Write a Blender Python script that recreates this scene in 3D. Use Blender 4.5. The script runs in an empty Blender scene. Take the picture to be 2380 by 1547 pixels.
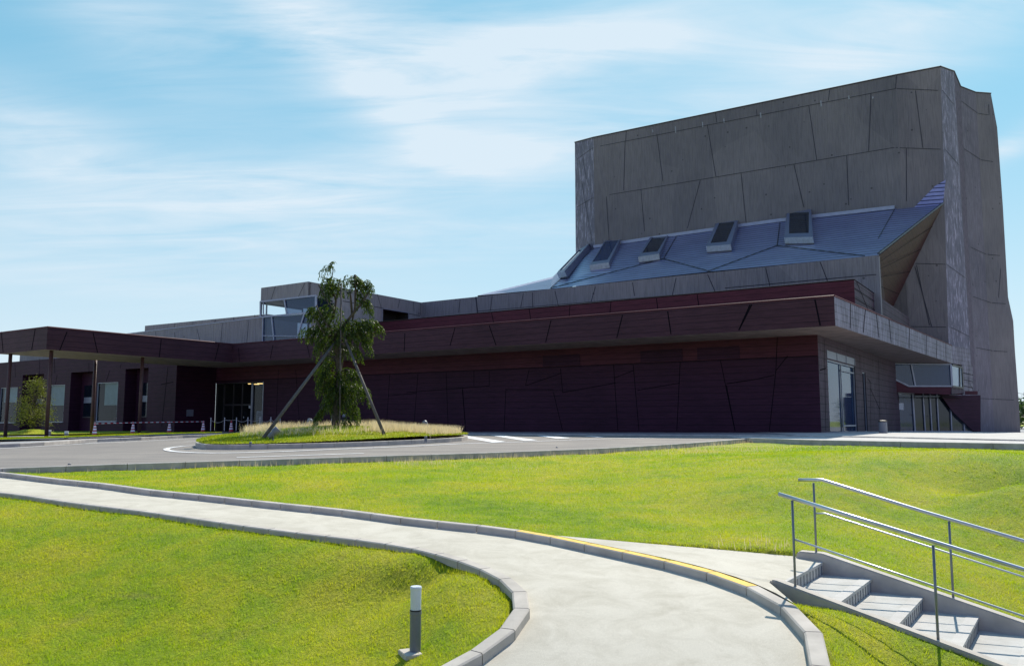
import bpy, bmesh, math, random
import numpy as np
from mathutils import Vector
R = math.radians
random.seed(7); rng = np.random.default_rng(7)
SC = bpy.context.scene
COL = SC.collection

# ------------------------------------------------------------------ camera
F, CX, CY, HOR = 1900.0, 1190.0, 773.5, 978.0
PITCH = math.atan((HOR - CY) / F)
cam_d = bpy.data.cameras.new('camera'); cam = bpy.data.objects.new('camera', cam_d); COL.objects.link(cam)
cam_d.sensor_width = 36; cam_d.lens = 36 * F / 2380; cam_d.clip_start = 0.05; cam_d.clip_end = 6000
cam.location = (0, 0, 0); cam.rotation_euler = (R(90) + PITCH, 0, 0)
SC.camera = cam

# ------------------------------------------------------------------ light
SUN_AZ, SUN_EL = R(26.5), R(46)
sd = bpy.data.lights.new('sun', 'SUN'); sd.energy = 5.0; sd.angle = R(0.5); sd.color = (1.0, 0.93, 0.82)
so = bpy.data.objects.new('sun', sd); COL.objects.link(so)
to_sun = Vector((math.sin(SUN_AZ) * math.cos(SUN_EL), math.cos(SUN_AZ) * math.cos(SUN_EL), math.sin(SUN_EL)))
so.rotation_euler = to_sun.to_track_quat('Z', 'Y').to_euler()
so.location = (0, 0, 60)
SC.view_settings.view_transform = 'Standard'; SC.view_settings.look = 'None'
SC.view_settings.exposure = 0.2; SC.view_settings.gamma = 1.0

world = bpy.data.worlds.new('World'); SC.world = world; world.use_nodes = True
nt = world.node_tree; N = nt.nodes; LK = nt.links
for n in list(N): N.remove(n)


def nd(tree, typ, **kw):
    n = tree.nodes.new(typ)
    for k, v in kw.items(): setattr(n, k, v)
    return n


def setin(tree, n, i, v):
    if v is None: return
    if hasattr(v, 'is_linked') or hasattr(v, 'links'): tree.links.new(v, n.inputs[i])
    else: n.inputs[i].default_value = v


def mth(tree, op, a, b=None, c=None, clamp=False):
    n = nd(tree, 'ShaderNodeMath', operation=op, use_clamp=clamp)
    setin(tree, n, 0, a); setin(tree, n, 1, b); setin(tree, n, 2, c)
    return n.outputs[0]


def mixc(tree, fac, a, b, mode='MIX'):
    n = nd(tree, 'ShaderNodeMix', data_type='RGBA', blend_type=mode)
    setin(tree, n, 0, fac); setin(tree, n, 6, a); setin(tree, n, 7, b)
    return n.outputs[2]


def ramp(tree, fac, stops):
    n = nd(tree, 'ShaderNodeValToRGB'); el = n.color_ramp.elements
    while len(el) < len(stops): el.new(0.5)
    for e, (p, c) in zip(el, stops):
        e.position = p; e.color = c if len(c) == 4 else (*c, 1)
    setin(tree, n, 0, fac)
    return n.outputs[0]


def vmath(tree, op, a, b=None):
    n = nd(tree, 'ShaderNodeVectorMath', operation=op)
    setin(tree, n, 0, a); setin(tree, n, 1, b)
    return n.outputs[0]


sky = nd(nt, 'ShaderNodeTexSky', sky_type='NISHITA'); sky.sun_disc = False
sky.sun_elevation = SUN_EL; sky.sun_rotation = SUN_AZ; sky.altitude = 20; sky.air_density = 1.0; sky.dust_density = 0.6; sky.ozone_density = 1.6
geo = nd(nt, 'ShaderNodeTexCoord').outputs['Generated']
sep = nd(nt, 'ShaderNodeSeparateXYZ'); LK.new(geo, sep.inputs[0])
dx, dy, dz = sep.outputs
zz = mth(nt, 'MAXIMUM', dz, 0.0)
# azimuth / elevation like coordinates of the view direction
az = mth(nt, 'ARCTAN2', dx, dy)
el = mth(nt, 'ARCSINE', zz)
den = mth(nt, 'ADD', zz, 0.12)
pl = nd(nt, 'ShaderNodeCombineXYZ'); LK.new(mth(nt, 'DIVIDE', dx, den), pl.inputs[0]); LK.new(mth(nt, 'DIVIDE', dy, den), pl.inputs[1])
mp = nd(nt, 'ShaderNodeMapping'); mp.inputs['Rotation'].default_value = (0, 0, R(28)); mp.inputs['Scale'].default_value = (0.8, 1.5, 1)
LK.new(pl.outputs[0], mp.inputs[0])
n1 = nd(nt, 'ShaderNodeTexNoise'); n1.inputs['Scale'].default_value = 1.15; n1.inputs['Detail'].default_value = 7; n1.inputs['Roughness'].default_value = 0.55; n1.inputs['Distortion'].default_value = 0.5
LK.new(mp.outputs[0], n1.inputs[0])
mp2 = nd(nt, 'ShaderNodeMapping'); mp2.inputs['Rotation'].default_value = (0, 0, R(-40)); mp2.inputs['Scale'].default_value = (0.7, 2.9, 1)
LK.new(pl.outputs[0], mp2.inputs[0])
n2 = nd(nt, 'ShaderNodeTexNoise'); n2.inputs['Scale'].default_value = 1.6; n2.inputs['Detail'].default_value = 9; n2.inputs['Roughness'].default_value = 0.62; n2.inputs['Distortion'].default_value = 0.9
LK.new(mp2.outputs[0], n2.inputs[0])
tex = mth(nt, 'ADD', mth(nt, 'MULTIPLY', n1.outputs[0], 0.5), mth(nt, 'MULTIPLY', n2.outputs[0], 0.5))


def azel(u, v):
    a = math.atan2((u - CX) / F, math.cos(PITCH) - (CY - v) / F * math.sin(PITCH))
    x = (u - CX) / F; z = math.sin(PITCH) + (CY - v) / F * math.cos(PITCH); y = math.cos(PITCH) - (CY - v) / F * math.sin(PITCH)
    return a, math.atan2(z, math.hypot(x, y))


mask = None
# long cirrus banks: centre, half length, half width, tilt, strength
for (u, v, ru, rv, ang, s) in [(760, 60, 560, 150, 20, .85), (1230, 130, 420, 85, -7, .95), (860, 205, 330, 60, 32, .75),
                               (300, 60, 260, 120, 30, .6), (1000, 390, 640, 80, -10, .8), (480, 440, 420, 75, 4, .85),
                               (200, 520, 420, 50, 4, .6), (80, 300, 190, 90, 10, .6), (2100, 80, 480, 110, -14, .7),
                               (2360, 330, 70, 26, -18, .9), (1700, 60, 500, 90, 5, .6), (1050, 560, 600, 60, -3, .5), (300, 640, 500, 60, 2, .6)]:
    a0, e0 = azel(u, v); ca, sa = math.cos(R(-ang)), math.sin(R(-ang))
    da = mth(nt, 'SUBTRACT', az, a0); de = mth(nt, 'SUBTRACT', el, e0)
    p = mth(nt, 'ADD', mth(nt, 'MULTIPLY', da, ca * F / ru), mth(nt, 'MULTIPLY', de, sa * F / ru))
    q = mth(nt, 'ADD', mth(nt, 'MULTIPLY', da, -sa * F / rv), mth(nt, 'MULTIPLY', de, ca * F / rv))
    d = mth(nt, 'ADD', mth(nt, 'MULTIPLY', p, p), mth(nt, 'MULTIPLY', q, q))
    g = mth(nt, 'MULTIPLY', mth(nt, 'EXPONENT', mth(nt, 'MULTIPLY', d, -1.0)), s)
    mask = g if mask is None else mth(nt, 'ADD', mask, g)
# clouds elsewhere on the dome too, so that reflections are not empty
mask = mth(nt, 'ADD', mask, mth(nt, 'MULTIPLY', mth(nt, 'LESS_THAN', dy, 0.0), 0.12))
cl = mth(nt, 'MULTIPLY', mask, mth(nt, 'MULTIPLY', mth(nt, 'SUBTRACT', tex, 0.34), 4.2), clamp=True)

back = mth(nt, 'MULTIPLY', mth(nt, 'SUBTRACT', 0.25, dy), 1.2, clamp=True)   # deeper blue away from the sun
tcol = mixc(nt, back, (0.84, 1.50, 1.36, 1), (1.05, 1.10, 1.75, 1))
tint = mixc(nt, mth(nt, 'MULTIPLY', mth(nt, 'GREATER_THAN', dy, 0.0), 0.75), mixc(nt, 1.0, sky.outputs[0], tcol, 'MULTIPLY'), (2.45, 5.7, 8.0, 1))
hz = mth(nt, 'POWER', mth(nt, 'SUBTRACT', 1.0, mth(nt, 'MINIMUM', mth(nt, 'MULTIPLY', zz, 2.3), 1.0)), 1.6)
base = mixc(nt, mth(nt, 'MULTIPLY', hz, 0.97), tint, (8.2, 9.0, 9.8, 1))
skyc = mixc(nt, mth(nt, 'MULTIPLY', cl, 0.90), base, (7.5, 8.6, 9.5, 1))
bg = nd(nt, 'ShaderNodeBackground'); LK.new(skyc, bg.inputs[0]); bg.inputs[1].default_value = 0.088
out = nd(nt, 'ShaderNodeOutputWorld'); LK.new(bg.outputs[0], out.inputs[0])


# ------------------------------------------------------------------ helpers
def tag(o, label=None, cat=None, group=None, kind=None):
    if label: o['label'] = label
    if cat: o['category'] = cat
    if group: o['group'] = group
    if kind: o['kind'] = kind
    return o


def wloc(o):
    v = Vector((0, 0, 0))
    while o is not None: v = v + o.location; o = o.parent
    return v


def empty(name, loc, label, cat, group=None):
    o = bpy.data.objects.new(name, None); COL.objects.link(o); o.location = loc; o.empty_display_size = .2
    return tag(o, label, cat, group)


def copy_tree(o, parent=None):
    c = o.copy(); COL.objects.link(c); c.parent = parent
    for ch in list(o.children): copy_tree(ch, c)
    return c


class MB:
    def __init__(s): s.v = []; s.f = []; s.m = []

    def poly(s, pts, m=0):
        i = len(s.v); s.v += [tuple(p) for p in pts]; s.f.append(tuple(range(i, i + len(pts)))); s.m.append(m); return s

    def prism(s, pts, vec, m=0, msid=None):
        """closed prism: polygon swept by vec"""
        n = len(pts); i = len(s.v); vec = Vector(vec)
        s.v += [tuple(p) for p in pts] + [tuple(Vector(p) + vec) for p in pts]
        s.f.append(tuple(range(i, i + n))); s.m.append(m)
        s.f.append(tuple(range(i + 2 * n - 1, i + n - 1, -1))); s.m.append(m if msid is None else msid)
        for k in range(n):
            a, b = i + k, i + (k + 1) % n
            s.f.append((b, a, a + n, b + n)); s.m.append(m if msid is None else msid)
        return s

    def box(s, c, sx, sy, sz, m=0, ax=(1, 0, 0), ay=(0, 1, 0), az_=(0, 0, 1)):
        c = Vector(c); ax = Vector(ax) * sx / 2; ay = Vector(ay) * sy / 2; az2 = Vector(az_) * sz
        s.prism([c - ax - ay, c + ax - ay, c + ax + ay, c - ax + ay], az2, m); return s

    def bar(s, p, q, w, h, nrm, m=0):
        """rectangular bar from p to q, width w in plane, h along normal"""
        p = Vector(p); q = Vector(q); d = (q - p).normalized(); nrm = Vector(nrm).normalized(); sd_ = d.cross(nrm).normalized() * w / 2
        s.prism([p - sd_, p + sd_, q + sd_, q - sd_], nrm * h, m); return s

    def strip(s, p, q, w, nrm, off=.006, m=1):
        p = Vector(p); q = Vector(q); d = (q - p).normalized(); nrm = Vector(nrm).normalized(); a = d.cross(nrm).normalized() * w / 2; o = nrm * off
        return s.poly([p - a + o, p + a + o, q + a + o, q - a + o], m)

    def tube(s, pts, r, seg=8, m=0, cap=True):
        pts = [Vector(p) for p in pts]; rs = r if isinstance(r, (list, tuple)) else [r] * len(pts); base_i = len(s.v)
        ref = Vector((0.13, 0.21, 1)).normalized(); prev = None
        for k, p in enumerate(pts):
            d = (pts[min(k + 1, len(pts) - 1)] - pts[max(k - 1, 0)]).normalized()
            if prev is None:
                a = d.cross(ref)
                if a.length < .2: a = d.cross(Vector((1, 0, 0)))
                a.normalize()
            else:
                a = (prev - d * prev.dot(d)).normalized()
            prev = a; b = d.cross(a)
            for j in range(seg):
                t = 2 * math.pi * j / seg; s.v.append(tuple(p + (a * math.cos(t) + b * math.sin(t)) * rs[k]))
        for k in range(len(pts) - 1):
            for j in range(seg):
                a0 = base_i + k * seg + j; a1 = base_i + k * seg + (j + 1) % seg
                s.f.append((a0, a1, a1 + seg, a0 + seg)); s.m.append(m)
        if cap:
            s.f.append(tuple(base_i + j for j in range(seg))[::-1]); s.m.append(m)
            e = base_i + (len(pts) - 1) * seg; s.f.append(tuple(e + j for j in range(seg))); s.m.append(m)
        return s

    def lathe(s, prof, seg=24, m=0, c=(0, 0, 0)):
        i = len(s.v)
        for (r, z) in prof:
            for j in range(seg):
                t = 2 * math.pi * j / seg; s.v.append((c[0] + r * math.cos(t), c[1] + r * math.sin(t), c[2] + z))
        for k in range(len(prof) - 1):
            for j in range(seg):
                a = i + k * seg + j; b = i + k * seg + (j + 1) % seg
                s.f.append((a, b, b + seg, a + seg)); s.m.append(m)
        return s

    def build(s, name, mats, parent=None, at=(0, 0, 0), smooth=False, bevel=0):
        me = bpy.data.meshes.new(name); me.from_pydata(s.v, [], s.f)
        for mt in (mats if isinstance(mats, (list, tuple)) else [mats]): me.materials.append(mt)
        if s.m and max(s.m) > 0: me.polygons.foreach_set('material_index', s.m)
        me.update()
        if smooth: me.polygons.foreach_set('use_smooth', [True] * len(me.polygons))
        o = bpy.data.objects.new(name, me); COL.objects.link(o); o.parent = parent
        o.location = Vector(at) - (wloc(parent) if parent else Vector((0, 0, 0)))
        if bevel:
            bm = bmesh.new(); bm.from_mesh(me); bmesh.ops.remove_doubles(bm, verts=bm.verts, dist=1e-5)
            bmesh.ops.bevel(bm, geom=[e for e in bm.edges if e.calc_length() > bevel * 3], offset=bevel, segments=2, affect='EDGES', clamp_overlap=True)
            bm.to_mesh(me); bm.free()
        return o


def np_mesh(name, verts, faces, mat, smooth=False):
    """verts (n,3), faces (m,k)"""
    me = bpy.data.meshes.new(name); n, k = faces.shape
    me.vertices.add(len(verts)); me.vertices.foreach_set('co', verts.astype(np.float32).ravel())
    me.loops.add(n * k); me.loops.foreach_set('vertex_index', faces.astype(np.int32).ravel())
    me.polygons.add(n); me.polygons.foreach_set('loop_start', np.arange(0, n * k, k, dtype=np.int32))
    me.update(calc_edges=True)
    if smooth: me.polygons.foreach_set('use_smooth', [True] * n)
    me.materials.append(mat); o = bpy.data.objects.new(name, me); COL.objects.link(o)
    return o


# rays of the photograph (used once, to survey the place)
def ray(u, v):
    x = (u - CX) / F; d = (CY - v) / F
    y = math.cos(PITCH) - d * math.sin(PITCH); z = math.sin(PITCH) + d * math.cos(PITCH)
    return x / y, z / y


def PY(u, v, Y): a, b = ray(u, v); return Vector((a * Y, Y, b * Y))
def PZ(u, v, z): a, b = ray(u, v); Y = z / b; return Vector((a * Y, Y, z))


# building frame: s to the left along the facade, t into the depth
E1 = Vector((-.8328, .5536, 0)); E2 = Vector((.5536, .8328, 0)); O = PY(1909, 1005, 36); O.z = 0
def W(s, t, z=0): return O + E1 * s + E2 * t + Vector((0, 0, z))


def onplane(u, v, p0, nrm):
    a, b = ray(u, v); d = Vector((a, 1, b)); return d * (Vector(p0).dot(nrm) / d.dot(nrm))
def Lp(u, v, t): return onplane(u, v, W(0, t), E2)
def Sp(u, v, s): return onplane(u, v, W(s, 0), E1)
def ABp(u, v, A, B):
    d = (Vector(B) - Vector(A)); n = Vector((d.y, -d.x, 0)).normalized(); return onplane(u, v, A, n)
def st(p): q = Vector(p) - O; return q.dot(E1), q.dot(E2), p[2]


# zoom-window coordinate conversions (survey notes)
def Z(x0, y0, k): return lambda x, y: ((x0 + x / k) / 1.721, (y0 + y / k) / 1.721)
z1 = Z(0, 1250, 2.1636); z2 = Z(900, 1000, 1.82); z3 = Z(1800, 900, 1.7192); z4 = Z(2900, 900, 1.719); z5 = Z(2200, 200, 1.2553)
z6 = Z(2900, 1800, 1.794); z7 = Z(0, 1700, 1.19); z8 = Z(1600, 1700, 1.4); zb = Z(3250, 1350, 2.813); zc = Z(800, 1480, 4.76)
zd = Z(0, 1450, 4.688); ze = Z(1000, 1080, 3.4); zt = Z(1180, 1000, 2.147); zs = Z(2150, 850, 3.6615); zr = Z(3700, 200, 2.578)
zn = Z(500, 1500, 4.76); zh = Z(1600, 1680, 2.38); zi = Z(900, 1650, 2.38)


class TPS:
    def __init__(s, pts, reg=1e-3):
        P = np.array(pts, float); s.p = P[:, :2]; n = len(P); K = s.k(s.p, s.p) + reg * np.eye(n)
        A = np.zeros((n + 3, n + 3)); A[:n, :n] = K; A[:n, n] = 1; A[:n, n + 1:] = s.p; A[n, :n] = 1; A[n + 1:, :n] = s.p.T
        s.w = np.linalg.solve(A, np.r_[P[:, 2], 0, 0, 0])

    @staticmethod
    def k(a, b):
        d2 = ((a[:, None, :] - b[None]) ** 2).sum(-1); return .5 * d2 * np.log(d2 + 1e-9)

    def arr(s, xy):
        out_ = []
        for c in np.array_split(xy, max(1, len(xy) // 20000)):
            K = s.k(c, s.p); out_.append(K @ s.w[:-3] + s.w[-3] + c @ s.w[-2:])
        return np.concatenate(out_)

    def __call__(s, x, y): return float(s.arr(np.array([[x, y]]))[0])


def PG(u, v, fn, y0=3.0, y1=120.0):
    a, b = ray(u, v); prev = None; Y = y0
    g = lambda Y: fn(a * Y, Y) - b * Y
    ga = g(y0)
    st_ = y0
    while st_ < y1:
        nx = st_ * 1.06; gb = g(nx)
        if ga * gb <= 0:
            lo, hi = st_, nx
            for _ in range(30):
                m = (lo + hi) / 2; gm = g(m)
                if ga * gm <= 0: hi = m
                else: lo, ga = m, gm
            Y = (lo + hi) / 2; return Vector((a * Y, Y, fn(a * Y, Y)))
        st_, ga = nx, gb
    return PY(u, v, y1)


# ------------------------------------------------------------------ terrain survey
cp = []
for (u, v, Y) in [(1909, 1005, 36), (1500, 1003.5, 41.2), (612, 1001.5, 56), (498, 1002, 59), (2100, 1003, 54), (2371, 1005, 66), (105, 1018.5, 44.2), (15, 1017.7, 46.4), (326, 1009.6, 48.8),
                  (600, 1048, 23), (161, 1004.5, 64), (0, 1088, 17.6), (342, 1077, 18.6), (630, 1068, 19.9), (854, 1060.5, 21), (1162, 1050.5, 22.6), (1354, 1043.5, 23.8), (1511, 1035, 25.6), (1733, 1018.5, 29.5), (1888, 1023.5, 26.6), (2380, 1032.5, 22.5)]:
    p = PY(u, v, Y); cp.append((p.x, p.y, p.z))
cp += [(-90, 150, -1.2), (90, 150, -1.0), (-70, 60, -1.15), (70, 60, -.85), (60, 18, -.75), (-60, 22, -1.25), (0, 120, -1.0)]
ZP = TPS(cp, 1e-2)

# upper kerb of the path: front top edge with kerb-top heights
UKp = [(-160, 1083, -1.0), (0, 1098, -1.07), (137, 1114, -1.12), (232, 1123, -1.16), (332, 1137, -1.19), (444, 1148, -1.22), (564, 1161, -1.26), (698, 1175, -1.30),
       (842, 1190, -1.34), (930, 1204, -1.36), (1073, 1217, -1.40), (1166, 1229, -1.43), (1252, 1242, -1.455), (1338, 1260, -1.48), (1426, 1280, -1.505),
       (1516, 1296, -1.53), (1595, 1317, -1.555), (1667, 1339, -1.585), (1740, 1365, -1.615), (1801, 1399, -1.655), (1848, 1441, -1.71), (1878, 1492, -1.78), (1882, 1547, -1.855), (1850, 1620, -1.95), (1760, 1730, -2.06), (1600, 1880, -2.16)]
LKp = [(-160, 1131, -1.10), (0, 1144, -1.17), (176, 1169, -1.22), (303, 1184, -1.26), (439, 1203, -1.30), (593, 1225, -1.35), (681, 1236, -1.38), (767, 1247, -1.41),
       (874, 1259, -1.45), (969, 1277, -1.48), (1050, 1300, -1.51), (1110, 1321, -1.54), (1146, 1336, -1.565), (1170, 1351, -1.59), (1184, 1368, -1.62), (1189, 1386, -1.645),
       (1189, 1408, -1.675), (1183, 1430, -1.705), (1160, 1457, -1.75), (1133, 1484, -1.80), (1083, 1513, -1.86), (1021, 1547, -1.93), (880, 1610, -2.02), (700, 1690, -2.10), (400, 1850, -2.16)]


def polyworld(L): return [PZ(*q) for q in L]


def resample(pts, step):
    pts = [Vector(p) for p in pts]; sm = []
    for i in range(len(pts) - 1):   # Catmull-Rom
        p0 = pts[max(i - 1, 0)]; p1 = pts[i]; p2 = pts[i + 1]; p3 = pts[min(i + 2, len(pts) - 1)]
        for k in range(8):
            t = k / 8; sm.append(.5 * ((2 * p1) + (p2 - p0) * t + (2 * p0 - 5 * p1 + 4 * p2 - p3) * t * t + (3 * p1 - p0 - 3 * p2 + p3) * t ** 3))
    sm.append(pts[-1]); o = [sm[0]]; acc = 0
    for a, b in zip(sm, sm[1:]):
        d = (b - a).length; pos = 0
        while acc + d - pos >= step:
            pos += step - acc; acc = 0; o.append(a.lerp(b, min(1, pos / d))); 
        acc += d - pos
    o.append(sm[-1]); return o


def taubin(P, n=30):
    P = [p.copy() for p in P]
    for it in range(n):
        for lam in (.5, -.52):
            Q = [p.copy() for p in P]
            for i in range(1, len(P) - 1): Q[i] = P[i] + ((P[i - 1] + P[i + 1]) / 2 - P[i]) * lam
            P = Q
    return P


UK = taubin(resample(polyworld(UKp), .3)); LK_ = taubin(resample(polyworld(LKp), .3))


def offset(poly, d):
    o = []
    for i, p in enumerate(poly):
        t = poly[min(i + 1, len(poly) - 1)] - poly[max(i - 1, 0)]; n = Vector((-t.y, t.x, 0)).normalized(); o.append(p + n * d)
    return o


KW = .15
UKb = offset(UK, KW)        # back (lawn side) edge of the upper kerb
LKi = offset(LK_, KW)       # path side edge of the lower kerb (stations run left to right)

# stairs frame
SA = Vector((.82, -.572, 0)).normalized(); SCc = Vector((-SA.y, SA.x, 0)); S0 = PZ(1824.5, 1352, -1.63)
RUN, RISE, SWID = .52, .136, 1.44
def SP(a, c, z): return Vector((S0.x, S0.y, 0)) + SA * a + SCc * c + Vector((0, 0, z))
ZL0 = -1.63

lp = []
for p in UKb[::4]: lp.append((p.x, p.y, p.z - .02))
for p in LK_[::2]: lp.append((p.x, p.y, p.z - .07))
for p in offset(LK_, -.35)[::3]: lp.append((p.x, p.y, p.z - .12))
nearedge = [(-200, 1096, 0), (0, 1088, 0), (156, 1082.5, 0), (342, 1076, 0), (630, 1067.3, 0), (854, 1060.2, 0), (1066, 1053.8, 0), (1247, 1047.3, 0), (1355, 1043.3, 0), (1511, 1034.8, 0), (1620, 1027.5, 0), (1733, 1018.5, 0)]
edgeL = [PG(u, v, ZP) for u, v, _ in nearedge]
edgeR = [PG(u, v, ZP) for u, v in [(1733, 1018.5), (1888, 1023.3), (2100, 1027.6), (2380, 1032.5), (2650, 1037)]]
edgeL = [edgeL[0] + (edgeL[0] - edgeL[1]) * 3.0] + edgeL; edgeR = edgeR + [edgeR[-1] + (edgeR[-1] - edgeR[-2]) * 3.5]
for p in resample(edgeL, 1.5) + resample(edgeR, 1.5): lp.append((p.x, p.y, ZP(p.x, p.y) - .13))
for (u, v, z) in [(1500, 1060, -.98), (1700, 1045, -.86), (2000, 1050, -.84), (2380, 1060, -.84), (2100, 1082, -.88), (2380, 1084, -.88), (1850, 1090, -.96), (1800, 1150, -1.22),
                  (2000, 1135, -1.15), (2380, 1140, -1.18), (2100, 1172, -1.40), (2380, 1182, -1.50), (2100, 1215, -1.56), (2380, 1290, -1.86), (2330, 1350, -1.94), (1800, 1220, -1.50), (1500, 1180, -1.38), (1200, 1100, -1.18), (900, 1120, -1.16), (1500, 1130, -1.24), (1700, 1200, -1.48),
                  (0, 1547, -2.20), (0, 1350, -1.85), (400, 1450, -2.03), (700, 1400, -1.92), (950, 1380, -1.86), (965, 1518, -2.03), (700, 1547, -2.15), 
                  (300, 1900, -2.35), (-300, 1500, -2.1), (-300, 1250, -1.5)]:
    p = PZ(u, v, z); lp.append((p.x, p.y, p.z))
for k in range(0, 12):
    for c, dz_ in ((-.15, -.10), (SWID + .17, -.02)):
        q = SP(k * RUN, c, ZL0 - k * RISE + dz_ + ((.07 if k > 1 else -.09 if k == 0 else .05) if c < 0 else .04)); lp.append(tuple(q))
for k in (1, 3, 5, 8):
    q = SP(k * RUN, -.9, ZL0 - .12 - k * RISE - .1); 
    if k > 1: lp.append(tuple(q))
ZLW = TPS(lp, 1.5e-2)


def inpoly(xy, poly):
    x, y = xy[:, 0], xy[:, 1]; r = np.zeros(len(xy), bool); n = len(poly); j = n - 1
    for i in range(n):
        xi, yi = poly[i][0], poly[i][1]; xj, yj = poly[j][0], poly[j][1]
        c = ((yi > y) != (yj > y)) & (x < (xj - xi) * (y - yi) / (yj - yi + 1e-12) + xi); r ^= c; j = i
    return r


# ------------------------------------------------------------------ materials
def base_mat(name):
    m = bpy.data.materials.new(name); m.use_nodes = True; t = m.node_tree; b = t.nodes['Principled BSDF']; return m, t, b


def coords(t, scale=(1, 1, 1), rot=(0, 0, 0)):
    tc = nd(t, 'ShaderNodeTexCoord'); m = nd(t, 'ShaderNodeMapping'); m.inputs['Scale'].default_value = scale; m.inputs['Rotation'].default_value = rot
    t.links.new(tc.outputs['Object'], m.inputs[0]); return m.outputs[0]


def noise(t, vec, sc, det=4, rough=.55, dist=0):
    n = nd(t, 'ShaderNodeTexNoise'); n.inputs['Scale'].default_value = sc; n.inputs['Detail'].default_value = det; n.inputs['Roughness'].default_value = rough; n.inputs['Distortion'].default_value = dist
    t.links.new(vec, n.inputs[0]); return n.outputs[0]


def bump(t, b, h, strength=.3, dist=.02):
    n = nd(t, 'ShaderNodeBump'); n.inputs['Strength'].default_value = strength; n.inputs['Distance'].default_value = dist
    t.links.new(h, n.inputs['Height']); t.links.new(n.outputs[0], b.inputs['Normal'])


def simple(name, col, rough=.6, var=.15, sc=8, metal=0, bmp=0.0, spec=.5):
    m, t, b = base_mat(name); v = coords(t); n = noise(t, v, sc, 5)
    c0 = tuple(c * (1 - var) for c in col) + (1,); c1 = tuple(min(1, c * (1 + var)) for c in col) + (1,)
    t.links.new(ramp(t, n, [(.3, c0), (.7, c1)]), b.inputs['Base Color'])
    b.inputs['Roughness'].default_value = rough; b.inputs['Metallic'].default_value = metal; b.inputs['Specular IOR Level'].default_value = spec
    if bmp: bump(t, b, noise(t, v, sc * 4, 5), bmp, .01)
    return m


def concrete_mat(name, c0, c1, grain=.5, streak=0.0, speck=(.30, .30, .34)):
    m, t, b = base_mat(name)
    big = noise(t, coords(t, (1, 1, .8)), .16, 5, .6)
    brd = noise(t, coords(t, (13, 13, .8)), 1.0, 5, .62)
    fine = noise(t, coords(t), 9, 5, .6)
    col = ramp(t, big, [(.28, c0), (.72, c1)])
    g = ramp(t, brd, [(.36, (1 - grain,) * 3), (.56, (1, 1, 1))])
    col = mixc(t, 1.0, col, g, 'MULTIPLY')
    pv_ = nd(t, 'ShaderNodeTexVoronoi'); pv_.inputs['Scale'].default_value = .22; t.links.new(coords(t, (1, 1, .8)), pv_.inputs[0])
    pc__ = nd(t, 'ShaderNodeSeparateColor'); t.links.new(pv_.outputs['Color'], pc__.inputs[0])
    col = mixc(t, 1.0, col, ramp(t, pc__.outputs[0], [(0, (.90, .90, .91)), (1, (1.06, 1.05, 1.04))]), 'MULTIPLY')
    # pocks and tie holes
    vo = nd(t, 'ShaderNodeTexVoronoi'); vo.inputs['Scale'].default_value = .95; t.links.new(coords(t, (1, 1, 1)), vo.inputs[0])
    pk = ramp(t, vo.outputs['Distance'], [(.055, (.35, .35, .35)), (.085, (1, 1, 1))])
    col = mixc(t, .8, col, pk, 'MULTIPLY')
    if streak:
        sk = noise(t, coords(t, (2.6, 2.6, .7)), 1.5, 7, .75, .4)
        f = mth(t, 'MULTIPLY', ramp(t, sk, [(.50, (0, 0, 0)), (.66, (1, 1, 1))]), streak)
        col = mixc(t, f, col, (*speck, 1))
    t.links.new(col, b.inputs['Base Color']); b.inputs['Roughness'].default_value = .85; b.inputs['Specular IOR Level'].default_value = .3
    h = mth(t, 'ADD', mth(t, 'MULTIPLY', brd, .8), mth(t, 'MULTIPLY', fine, .25)); bump(t, b, h, .45, .05)
    return m


def cladding_mat(name, c0, c1, pale=0.0, rough=.55, step=.3):
    m, t, b = base_mat(name)
    n = noise(t, coords(t, (1, 1, 1)), .35, 5); n2_ = noise(t, coords(t, (1.2, 1.2, 14)), 1.2, 5, .6)
    col = ramp(t, n, [(.3, c0), (.7, c1)]); col = mixc(t, 1, col, ramp(t, n2_, [(.3, (.72, .72, .75)), (.65, (1.1, 1.08, 1.1))]), 'MULTIPLY')
    sp = nd(t, 'ShaderNodeSeparateXYZ'); t.links.new(coords(t), sp.inputs[0])
    fr = mth(t, 'FRACT', mth(t, 'DIVIDE', mth(t, 'ADD', sp.outputs[2], 20), step)); ln = mth(t, 'LESS_THAN', fr, .11)
    col = mixc(t, mth(t, 'MULTIPLY', ln, .85 if pale else .4), col, (.004, .003, .006, 1))
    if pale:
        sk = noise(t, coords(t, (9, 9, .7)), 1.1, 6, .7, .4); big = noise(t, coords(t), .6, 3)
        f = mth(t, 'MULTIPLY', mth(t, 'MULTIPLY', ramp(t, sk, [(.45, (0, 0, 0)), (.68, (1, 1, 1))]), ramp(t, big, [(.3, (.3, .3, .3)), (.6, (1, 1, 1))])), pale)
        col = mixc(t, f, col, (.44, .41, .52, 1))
    t.links.new(col, b.inputs['Base Color']); b.inputs['Roughness'].default_value = rough; b.inputs['Specular IOR Level'].default_value = .12
    bump(t, b, mth(t, 'ADD', n2_, mth(t, 'MULTIPLY', ln, -.8)), .35, .015)
    return m


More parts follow.
